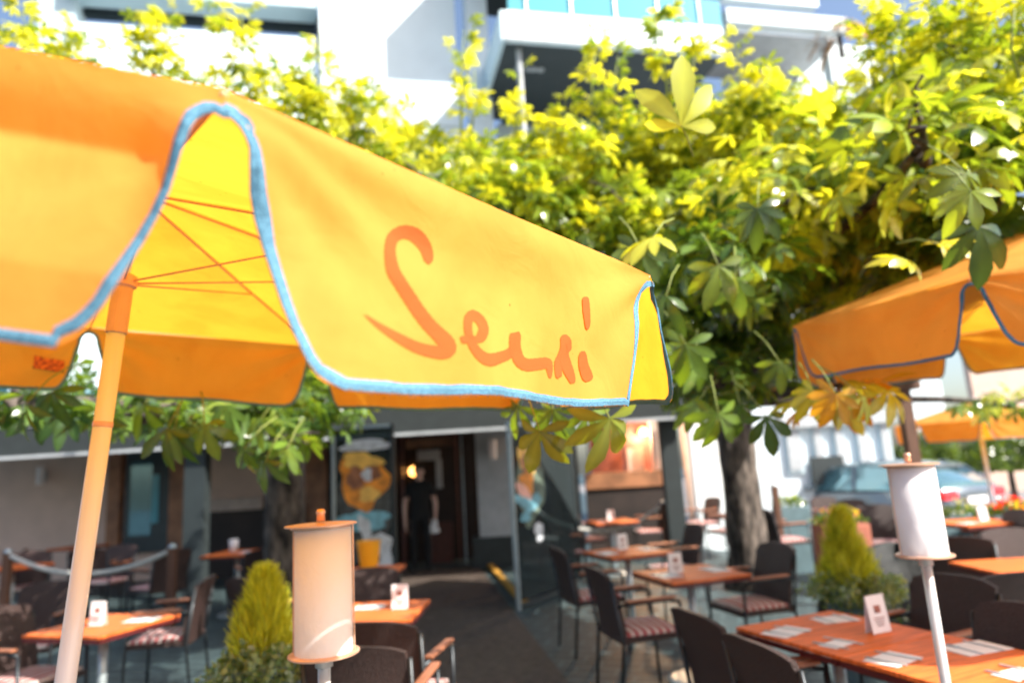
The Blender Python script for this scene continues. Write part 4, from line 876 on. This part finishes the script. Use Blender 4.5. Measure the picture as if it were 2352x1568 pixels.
tree(tl_.x, tl_.y, 0, .22, 'left chestnut tree with mottled trunk between the lower left tables and the entrance', [
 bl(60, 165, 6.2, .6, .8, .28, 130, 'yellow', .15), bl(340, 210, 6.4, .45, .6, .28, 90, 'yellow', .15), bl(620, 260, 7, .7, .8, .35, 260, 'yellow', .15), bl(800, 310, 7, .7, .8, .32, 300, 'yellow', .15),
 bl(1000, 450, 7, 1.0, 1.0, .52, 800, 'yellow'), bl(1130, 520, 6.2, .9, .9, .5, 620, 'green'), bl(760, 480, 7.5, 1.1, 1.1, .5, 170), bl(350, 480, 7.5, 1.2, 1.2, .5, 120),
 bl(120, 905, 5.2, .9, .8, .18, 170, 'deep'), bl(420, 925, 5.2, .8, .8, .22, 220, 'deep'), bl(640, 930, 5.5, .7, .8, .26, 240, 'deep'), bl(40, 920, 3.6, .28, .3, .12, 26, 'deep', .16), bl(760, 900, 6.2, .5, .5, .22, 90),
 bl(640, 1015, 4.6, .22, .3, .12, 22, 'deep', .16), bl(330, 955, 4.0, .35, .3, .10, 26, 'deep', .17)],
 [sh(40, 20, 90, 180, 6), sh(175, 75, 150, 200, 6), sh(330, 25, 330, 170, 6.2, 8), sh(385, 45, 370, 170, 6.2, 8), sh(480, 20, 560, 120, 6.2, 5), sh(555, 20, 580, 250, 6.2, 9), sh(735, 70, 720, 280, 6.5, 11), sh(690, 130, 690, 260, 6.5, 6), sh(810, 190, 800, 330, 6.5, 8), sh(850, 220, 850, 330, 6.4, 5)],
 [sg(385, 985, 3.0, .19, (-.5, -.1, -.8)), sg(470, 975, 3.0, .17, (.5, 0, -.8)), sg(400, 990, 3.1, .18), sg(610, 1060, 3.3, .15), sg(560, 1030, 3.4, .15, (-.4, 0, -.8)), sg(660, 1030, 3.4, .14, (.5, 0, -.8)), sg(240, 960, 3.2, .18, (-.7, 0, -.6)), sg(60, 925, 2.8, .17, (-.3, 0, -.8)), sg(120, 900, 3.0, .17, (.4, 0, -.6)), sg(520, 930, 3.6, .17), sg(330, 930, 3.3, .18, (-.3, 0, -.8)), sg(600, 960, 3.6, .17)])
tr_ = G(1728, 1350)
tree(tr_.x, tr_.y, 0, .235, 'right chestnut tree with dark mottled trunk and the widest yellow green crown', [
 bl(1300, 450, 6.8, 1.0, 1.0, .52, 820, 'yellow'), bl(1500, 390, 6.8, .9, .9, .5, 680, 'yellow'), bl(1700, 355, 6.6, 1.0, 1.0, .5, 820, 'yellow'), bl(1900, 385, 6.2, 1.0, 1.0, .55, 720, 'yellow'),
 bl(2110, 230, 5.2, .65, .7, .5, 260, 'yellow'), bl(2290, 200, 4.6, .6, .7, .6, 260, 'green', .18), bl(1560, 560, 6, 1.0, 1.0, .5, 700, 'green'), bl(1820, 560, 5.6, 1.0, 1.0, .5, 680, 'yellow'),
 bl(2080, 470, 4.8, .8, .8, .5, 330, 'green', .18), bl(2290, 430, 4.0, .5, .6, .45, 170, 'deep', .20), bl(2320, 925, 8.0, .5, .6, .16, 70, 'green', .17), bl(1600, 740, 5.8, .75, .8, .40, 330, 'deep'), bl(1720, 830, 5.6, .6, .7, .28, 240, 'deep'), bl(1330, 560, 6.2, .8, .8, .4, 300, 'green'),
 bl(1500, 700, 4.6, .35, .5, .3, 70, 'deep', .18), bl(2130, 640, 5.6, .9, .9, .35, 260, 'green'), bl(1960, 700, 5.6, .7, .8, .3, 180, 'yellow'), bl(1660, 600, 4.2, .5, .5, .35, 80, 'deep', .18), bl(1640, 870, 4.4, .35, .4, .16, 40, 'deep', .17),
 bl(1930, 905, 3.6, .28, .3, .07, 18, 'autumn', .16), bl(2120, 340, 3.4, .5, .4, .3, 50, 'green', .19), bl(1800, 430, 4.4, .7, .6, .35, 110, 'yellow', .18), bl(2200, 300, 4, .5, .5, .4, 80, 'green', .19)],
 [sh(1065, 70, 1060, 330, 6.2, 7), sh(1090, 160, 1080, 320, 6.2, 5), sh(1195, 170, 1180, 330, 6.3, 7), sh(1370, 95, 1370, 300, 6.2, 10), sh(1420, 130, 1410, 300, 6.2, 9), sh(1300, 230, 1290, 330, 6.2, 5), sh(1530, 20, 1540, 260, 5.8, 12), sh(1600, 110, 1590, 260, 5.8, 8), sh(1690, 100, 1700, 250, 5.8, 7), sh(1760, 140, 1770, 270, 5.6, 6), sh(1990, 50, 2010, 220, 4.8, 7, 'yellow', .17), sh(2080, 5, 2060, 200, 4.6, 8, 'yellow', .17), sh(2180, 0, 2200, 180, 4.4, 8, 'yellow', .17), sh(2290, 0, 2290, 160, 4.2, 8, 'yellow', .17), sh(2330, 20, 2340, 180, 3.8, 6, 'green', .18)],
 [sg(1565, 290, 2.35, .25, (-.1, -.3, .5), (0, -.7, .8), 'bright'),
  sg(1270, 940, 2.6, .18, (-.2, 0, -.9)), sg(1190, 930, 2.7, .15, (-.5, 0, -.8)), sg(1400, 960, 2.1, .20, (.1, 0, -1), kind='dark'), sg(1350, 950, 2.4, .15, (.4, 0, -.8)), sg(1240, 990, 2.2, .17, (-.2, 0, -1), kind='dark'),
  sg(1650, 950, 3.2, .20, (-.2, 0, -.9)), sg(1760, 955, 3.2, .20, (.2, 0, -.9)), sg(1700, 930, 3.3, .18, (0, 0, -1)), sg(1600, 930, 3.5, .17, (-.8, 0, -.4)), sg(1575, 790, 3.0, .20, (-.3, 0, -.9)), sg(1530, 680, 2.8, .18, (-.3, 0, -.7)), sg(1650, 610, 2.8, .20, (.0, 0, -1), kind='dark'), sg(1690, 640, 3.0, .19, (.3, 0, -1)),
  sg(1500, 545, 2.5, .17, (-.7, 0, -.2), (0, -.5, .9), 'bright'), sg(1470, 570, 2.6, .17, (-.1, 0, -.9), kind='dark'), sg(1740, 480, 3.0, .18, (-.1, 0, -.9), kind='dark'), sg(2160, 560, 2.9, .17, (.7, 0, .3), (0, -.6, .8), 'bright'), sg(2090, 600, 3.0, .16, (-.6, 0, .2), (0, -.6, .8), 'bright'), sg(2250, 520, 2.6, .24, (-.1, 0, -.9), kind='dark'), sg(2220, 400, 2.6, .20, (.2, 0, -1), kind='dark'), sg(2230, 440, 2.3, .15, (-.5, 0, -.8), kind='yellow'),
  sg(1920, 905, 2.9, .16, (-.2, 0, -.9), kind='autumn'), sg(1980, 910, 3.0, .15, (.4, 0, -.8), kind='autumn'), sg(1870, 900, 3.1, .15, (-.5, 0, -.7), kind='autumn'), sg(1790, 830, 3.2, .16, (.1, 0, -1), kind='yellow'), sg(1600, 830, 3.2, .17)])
# ---------------------------------------------------------------- planters
def needles(c, R, H, n, base, L=.05, wd=.006, colf=None):
    t = RNG.random(n)**.8; a = RNG.random(n)*2*PI; rad = R*(1-t)**.72*(.5+.6*RNG.random(n)**.7)*(1+.2*np.sin(a*3+t*9)+.12*np.sin(a*7-t*23))
    P = np.stack([c[0]+rad*np.cos(a), c[1]+rad*np.sin(a), base+t*H*.96], 1); D = np.stack([np.cos(a)*.35, np.sin(a)*.35, 1+.0*a], 1)+RNG.normal(size=(n, 3))*.22; D /= np.linalg.norm(D, axis=1, keepdims=True)
    sd2 = np.cross(D, RNG.normal(size=(n, 3))); sd2 /= np.linalg.norm(sd2, axis=1, keepdims=True); ll = L*(.6+.8*RNG.random((n, 1)))
    V = np.stack([P-sd2*wd, P+sd2*wd, P+D*ll+sd2*wd*.3, P+D*ll-sd2*wd*.3], 1).reshape(-1, 3); F = np.arange(n*4).reshape(-1, 4)
    b = RNG.random((n, 1)); col = np.array([.26, .31, .014])*(1-b)+np.array([.60, .62, .03])*b; return V, F, np.repeat(col, 4, 0)
def small_leaves(c, rad, n, size, c1, c2, squash=True):
    d = RNG.normal(size=(n, 3)); d /= np.linalg.norm(d, axis=1, keepdims=True); d[:, 2] = np.abs(d[:, 2]) if squash else d[:, 2]; P = np.array(c)+d*np.array(rad)*(.6+.45*RNG.random((n, 1)))*(1+.15*np.sin(d[:, :1]*9)*np.cos(d[:, 1:2]*8))
    X = RNG.normal(size=(n, 3)); X /= np.linalg.norm(X, axis=1, keepdims=True); Y = np.cross(X, d+RNG.normal(size=(n, 3))*.6); Y /= np.linalg.norm(Y, axis=1, keepdims=True); s_ = size*(.6+.8*RNG.random((n, 1)))
    V = np.stack([P-X*s_, P-Y*s_*.6, P+X*s_, P+Y*s_*.6], 1).reshape(-1, 3); b = RNG.random((n, 1)); col = np.array(c1)*(1-b)+np.array(c2)*b; return V, np.arange(n*4).reshape(-1, 4), np.repeat(col, 4, 0)
def planter(px, ptop, pbase, D, R, label, ivyr=.22, side=0):
    b = at(px, pbase, D); t = at(px, ptop, D); H = t.z-b.z; r = empty('conifer_planter', (b.x, b.y, 0), label, 'planter', 'potted dwarf conifers'); z = b.z-.03
    MB().lathe([(0, .0), (.13, 0), (.17, z-.03), (.185, z-.03), (.185, z), (.165, z), (.16, z-.04), (0, z-.04)], (b.x, b.y, 0), 36).build('pot', 'potgrey', r, smooth=False)
    V, F, C_ = needles((b.x, b.y), R, H, 5200, b.z-.02, .075, .0032); npmesh('conifer', V, F, 'needle', r, C_)
    V, F, C_ = small_leaves((b.x+side, b.y-.03, b.z-.09), (ivyr*1.15, ivyr*1.15, .17), 2000, .018, (.08, .15, .05), (.30, .36, .22)); npmesh('ivy', V, F, 'leaf', r, C_)
    V, F, C_ = small_leaves((b.x+side, b.y-.10, b.z-.12), (ivyr*.95, ivyr*.7, .2), 700, .016, (.05, .10, .03), (.17, .22, .12), False); npmesh('ivy', V, F, 'leaf', r, C_)
planter(606, 1318, 1500, 3.15, .130, 'yellow green cone conifer with ivy in a pot left of the nearer lantern', .2)
planter(1950, 1172, 1335, 4.6, .165, 'yellow green cone conifer with trailing ivy right of the right trunk', .28, .03)
def plant_box(px, py, D, n, label, cols, pot='terracotta', wid=.6):
    p = at(px, py, D); gz = ground_z(p.x, p.y); r = empty('flower_box', (p.x, p.y, gz), label, 'flower box', 'planters with bright flowers')
    MB().box((p.x, p.y, gz+(p.z-gz)/2), (wid, .3, p.z-gz-.02), bev=.02).build('box', pot, r)
    V, F, C_ = small_leaves((p.x, p.y, p.z), (wid*.55, .2, .13), n, .03, (.05, .11, .03), (.14, .2, .04)); npmesh('foliage', V, F, 'leaf', r, C_)
    for i, cc in enumerate(cols): 
        V, F, C_ = small_leaves((p.x, p.y-.05, p.z+.05), (wid*.48, .2, .15), 26, .03, cc, tuple(min(1, q*1.3) for q in cc)); npmesh('blossom', V, F, 'leaf', r, C_)
plant_box(1928, 1200, 7.8, 300, 'terracotta planter with pink and yellow flowers behind the cone conifer', [(.6, .12, .12), (.5, .45, .05)], wid=.55)
plant_box(2215, 1185, 8.2, 300, 'planter with dark foliage under the car tail lights', [(.5, .5, .45)], 'potgrey', wid=.9)
plant_box(2325, 1178, 7.8, 420, 'planter with red and yellow flowers at the right frame edge', [(.7, .02, .05), (.7, .6, .02), (.75, .1, .02)], 'potgrey', wid=.6)
plant_box(1815, 1160, 9.8, 160, 'low green planter beneath the white windows', [(.3, .4, .1)], 'potgrey', wid=.45)
# draped cover
q = at(2055, 1240, 6.2); C0_ = MB()
def tf(u, v):
    a = u*2*PI; r_ = .62*math.sin(v*PI/2)**.7*(1+.10*math.sin(5*a)+.06*math.sin(9*a+1)); return (q.x+r_*math.cos(a)*1.1, q.y+.5*r_*math.sin(a), max(.02, .66*math.cos(v*PI/2)**.8*(1+.1*math.sin(4*a))+.02))
C0_.grid(tf, 40, 16); tag(C0_.build('draped_cover', 'tarp', None, smooth=True), 'dark grey draped cover on the ground behind the cone conifer at right', 'cover')
# ---------------------------------------------------------------- hedge, car
def hedge(px0, px1, pt, D, label, n=5200, gzz=0):
    a, b = at(px0, pt, D), at(px1, pt, D); c = (a+b)/2; hw = (b.x-a.x)/2; z1 = c.z
    r = empty('clipped_hedge', (c.x, c.y, -.16), label, 'hedge'); 
    V, F, C_ = small_leaves((c.x, c.y, z1*.45), (hw*1.1, 1.0, z1*.60), n, .06, (.05, .085, .018), (.12, .19, .04)); npmesh('foliage', V, F, 'leaf', r, C_)
    MB().tube([(c.x, c.y, -.16), (c.x, c.y, z1*.7)], [.1, .05], 8).build('stem', 'bark', r)
hedge(2050, 2190, 1000, 19.5, 'rounded green bush behind the car roof, left one', 4200); hedge(2190, 2420, 1000, 19.0, 'rounded green bush behind the small distant parasol', 6000)
def car():
    rear = at(2240, 1150, 12.3); hd = Vector((-.40, .92, 0)).normalized(); R = Matrix(((hd.x, -hd.y, 0), (hd.y, hd.x, 0), (0, 0, 1))); gz = -.16
    c0 = Vector((rear.x, rear.y, gz))+hd*2.1; r = empty('parked_car', c0, 'silver blue hatchback with red tail lights parked beyond the flower boxes', 'car')
    W_ = lambda p: c0+R@Vector(p)
    def loft(st, name, m, par=r, sm=True):
        g = MB(); V = []; k = len(st[0][1])
        for x, sec in st:
            for (y, z) in sec: V.append(W_((x, y, z)))
        F = [(i*k+j, i*k+j+1, (i+1)*k+j+1, (i+1)*k+j) for i in range(len(st)-1) for j in range(k-1)]; F.append(tuple(range(k))); F.append(tuple((len(st)-1)*k+j for j in range(k))[::-1]); g.add(V, F)
        o = g.build(name, m, par); 
        if sm: smooth_angle(o, 40)
        return o
    def sec(w_, zb, zt, rd=.06): return [(-w_*.9, zb), (-w_, zb+.12), (-w_*1.01, (zb+zt)/2), (-w_*.96, zt-rd), (-w_*.88, zt), (0, zt+.02), (w_*.88, zt), (w_*.96, zt-rd), (w_*1.01, (zb+zt)/2), (w_, zb+.12), (w_*.9, zb)]
    loft([(-2.12, sec(.74, .42, .86)), (-2.05, sec(.82, .28, .95)), (-1.7, sec(.87, .22, .97)), (-.6, sec(.88, .2, .94)), (.7, sec(.88, .2, .92)), (1.4, sec(.86, .22, .86)), (1.95, sec(.80, .26, .72)), (2.12, sec(.66, .34, .58))], 'body', 'carpaint')
    def cs(w0, z0, w1, z1): return [(-w0, z0), (-w1, z1-.05), (-w1*.9, z1), (0, z1+.025), (w1*.9, z1), (w1, z1-.05), (w0, z0)]
    loft([(-1.98, cs(.78, .93, .70, 1.02)), (-1.5, cs(.82, .93, .64, 1.33)), (-1.1, cs(.83, .93, .63, 1.41)), (-.2, cs(.83, .93, .64, 1.45)), (.35, cs(.83, .92, .62, 1.40)), (1.15, cs(.80, .90, .66, .95))], 'windows', 'glassdark')
    loft([(-1.62, cs(.60, 1.30, .58, 1.345)), (-1.1, cs(.645, 1.37, .60, 1.43)), (-.2, cs(.655, 1.41, .61, 1.472)), (.32, cs(.635, 1.37, .59, 1.425))], 'roof', 'carpaint')
    for s_ in (-1, 1):
        for pts in ([(-1.98, s_*.80, .93), (-1.5, s_*.70, 1.32), (-1.1, s_*.655, 1.41)], [(-.25, s_*.835, .93), (-.2, s_*.665, 1.42)], [(1.15, s_*.81, .91), (.35, s_*.655, 1.38)]): MB().tube([W_(p) for p in pts], .03, 6).build('window_pillar', 'carpaint', r)
    for x in (-1.32, 1.32):
        for s_ in (-1, 1):
            w_ = MB().tube([W_((x, s_*.70, .31)), W_((x, s_*.90, .31))], .31, 24).build('wheel', 'tyre', r); MB().tube([W_((x, s_*.90, .31)), W_((x, s_*.912, .31))], .2, 16).build('rim', 'steel', w_)
    for s_ in (-1, 1): MB().box(W_((-2.06, s_*.66, .84)), (.16, .40, .17), R=R, bev=.05).build('tail_light', 'redlamp', r)
    MB().box(W_((-2.14, 0, .42)), (.14, 1.6, .2), R=R, bev=.05).build('bumper', 'carpaint', r); MB().box(W_((-2.15, 0, .72)), (.02, .52, .12), R=R).build('number_plate', 'paper', r)
    for s_ in (-1, 1): MB().box(W_((.75, s_*.97, 1.0)), (.12, .18, .13), R=R, bev=.03).build('wing_mirror', 'carpaint', r)
car()
# ---------------------------------------------------------------- white building across on the right
q = atY(1790, 1000, 14.5); WB = empty('white_annex', (q.x, 14.5, 0), 'low white rendered building with pale windows behind the right trunk', 'building')
pbox('wall', 'white', WB, 1572, 2062, 800, 1190, 15.0, .3, -.2, 4.6); pbox('wall', 'white', WB, 2064, 2215, 800, 1190, 23.0, .3, -.2, 5.0); pbox('wall', 'beige', WB, 2217, 2620, 800, 1190, 24.0, .3, -.2, 6.0)
pbox('wall', 'white', WB, 1575, 1712, 900, 1190, 13.4, .25, -.2, 3.4)
pbox('corner_pilaster', 'pinkbeige', WB, 1568, 1590, 900, 1190, 13.3, .25, -.2, 3.3)
for i, (a_, b_) in enumerate(((1800, 1850), (1862, 1900), (1910, 1950), (1960, 2006), (2014, 2056))):
    f_ = pbox('window', 'bluewhite', WB, a_, b_, 975-i*6, 1085-i*4, 14.93, .07); pbox('pane', 'lgrey', f_, a_+4, b_-4, 982-i*6, 1078-i*4, 14.90, .02)
pbox('window', 'dgrey', WB, 1862, 1945, 1050, 1110, 14.86, .06); pbox('cornice', 'lgrey', WB, 1790, 2060, 955, 968, 14.8, .2)
# ---------------------------------------------------------------- modern apartment block above
AL = math.radians(12); ex = Vector((math.cos(AL), math.sin(AL), 0)); en = Vector((math.sin(AL), -math.cos(AL), 0)); FO = Vector((0, 15.2, 0))
AP = empty('apartment_block', FO, 'modern white apartment block with blue glass balconies above the trees', 'building')
def fpt(px, py, off):
    d = ray(px, py); o_ = FO+en*off; t = (o_-EYE).dot(en)/d.dot(en); p = EYE+d*t-FO; return p.dot(ex), p.z
def fbox(name, m, x0, y0, x1, y1, off, th, par=None, z0=None, z1=None):
    a0, za = fpt(x0, y0, off); a1, zb = fpt(x1, y1, off); za = z1 if z1 is not None else za; zb = z0 if z0 is not None else zb
    c = FO+ex*((a0+a1)/2)+en*(off-th/2)+Vector((0, 0, (za+zb)/2)); return MB().box(c, (abs(a1-a0), th, abs(za-zb)), AL).build(name, m, par or AP)
fbox('wall', 'white', 732, -60, 1062, 400, 0, .4, z0=3.2, z1=15.5)
fbox('wall', 'white', 1064, -60, 1140, 400, -.012, .4, z0=3.2, z1=15.5)
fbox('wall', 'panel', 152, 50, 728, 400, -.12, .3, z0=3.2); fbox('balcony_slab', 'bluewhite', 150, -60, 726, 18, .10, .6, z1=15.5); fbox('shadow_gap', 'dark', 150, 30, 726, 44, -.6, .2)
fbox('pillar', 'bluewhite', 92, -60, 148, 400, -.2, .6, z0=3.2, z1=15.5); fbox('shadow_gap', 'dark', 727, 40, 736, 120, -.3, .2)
fbox('wall', 'awning', -80, -40, 60, 400, -3.0, .3, z0=3.2, z1=12)
fr = fbox('window', 'bluewhite', 890, 182, 1062, 290, .05, .05); fbox('pane', 'white', 896, 190, 972, 290, .055, .02, fr); fbox('pane', 'white', 980, 190, 1056, 290, .055, .02, fr)
# projecting balcony
zs_ = fpt(1250, 98, 2.2)[1]; hb_ = fpt(1250, 30, 2.2)[1]-zs_
fbox('balcony_front', 'panel', 1160, 28, 1660, 90, 2.2, .12, z0=zs_, z1=zs_+hb_)
fbox('balcony_side', 'bluewhite', 1148, 28, 1162, 90, 2.19, 3.2, z0=zs_+.002, z1=zs_+hb_-.01)
a0, _ = fpt(1160, 90, 2.2); a1, _ = fpt(1660, 90, 2.2)
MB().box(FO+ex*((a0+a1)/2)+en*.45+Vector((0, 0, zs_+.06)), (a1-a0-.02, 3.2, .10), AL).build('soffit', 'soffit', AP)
fbox('balcony_front', 'panel', 1160, 28, 1660, 90, 2.2, .12, z0=zs_+3.0, z1=zs_+4.15); fbox('balcony_side', 'bluewhite', 1148, 28, 1162, 90, 2.19, 3.2, z0=zs_+3.002, z1=zs_+4.14)  # unseen upper balcony, added so its shadow falls on the white wall
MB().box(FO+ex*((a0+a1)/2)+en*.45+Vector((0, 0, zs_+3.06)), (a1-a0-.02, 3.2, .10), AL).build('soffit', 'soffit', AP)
fbox('balcony_glass', 'teal_glass', 1162, -60, 1655, 30, 2.15, .03, z0=zs_+hb_+.01, z1=zs_+hb_+.7)
for k in range(5):
    a_ = a0+(a1-a0)*(k+.5)/5; MB().tube([FO+ex*a_+en*2.19+Vector((0, 0, zs_+hb_)), FO+ex*a_+en*2.19+Vector((0, 0, zs_+hb_+.7))], .018, 8).build('railing_post', 'steel', AP); MB().box(FO+ex*a_+en*2.2+Vector((0, 0, zs_+hb_/2)), (.02, .012, hb_-.02), AL).build('panel_joint', 'lgrey', AP)
MB().box(FO+ex*((a0+a1)/2)+en*2.21+Vector((0, 0, zs_+.03)), (a1-a0, .02, .05), AL).build('drip_edge', 'lgrey', AP)
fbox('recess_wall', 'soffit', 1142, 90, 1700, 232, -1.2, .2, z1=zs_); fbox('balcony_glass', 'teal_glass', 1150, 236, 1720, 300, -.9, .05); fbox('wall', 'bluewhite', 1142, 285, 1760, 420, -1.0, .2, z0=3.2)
for px, py in ((1240, 138), (1216, 175), (1228, 195), (1190, 150)):
    a_, z_ = fpt(px, py, 1.2); MB().lathe([(0, -.02), (.08, -.02), (.09, 0), (0, 0)], FO+ex*a_+en*1.2+Vector((0, 0, zs_-.001)), 16).build('downlight', 'lgrey', AP)
MB().tube([FO+ex*(a0+.35)+en*1.9+Vector((0, 0, zs_)), FO+ex*(a0+.35)+en*1.9+Vector((0, 0, zs_-2.6))], .06, 10).build('drain_pipe', 'lgrey', AP)
fbox('balcony_front', 'white', 1668, 18, 1950, 72, 1.4, .3); fbox('balcony_slab', 'lgrey', 1672, 74, 1930, 90, .9, 2.0); fbox('balcony_glass', 'teal_glass', 1690, 96, 1900, 118, .2, .05); fbox('wall', 'white', 1660, 90, 2010, 500, -.9, .3, z0=3.2); fbox('wall', 'panel', 1655, -60, 1880, 15, -.9, .3, z1=15)
fbox('balcony_front', 'white', 1900, 100, 2030, 200, .6, .3)
# dried palm on the far balcony
c = FO+ex*fpt(1925, 70, 1.2)[0]+en*1.2; c.z = fpt(1925, 75, 1.2)[1]; r = empty('potted_palm', c, 'brownish palm on the far white balcony above the trees', 'palm')
MB().tube([c-Vector((0, 0, .7)), c], [.07, .06], 10).build('trunk', 'bark', r); V = []; F = []; C_ = []
for k in range(26):
    a = random.uniform(0, 2*PI); el = random.uniform(.1, 1.2); 
    for j in range(8):
        t0_, t1_ = j/8, (j+1)/8
        pf = lambda t: c+Vector((math.cos(a)*math.cos(el)*t*1.0, math.sin(a)*math.cos(el)*t*1.0, math.sin(el)*t-.9*t*t))
        sd3 = Vector((-math.sin(a), math.cos(a), 0))*.05*(1-t0_*.7); b0_ = len(V); V += [pf(t0_)-sd3, pf(t0_)+sd3, pf(t1_)+sd3, pf(t1_)-sd3]; F.append((b0_, b0_+1, b0_+2, b0_+3)); C_ += [(.25, .13, .05)]*4
npmesh('crown', [tuple(v) for v in V], F, 'leaf', r, np.array(C_))
bpy.context.view_layer.update()
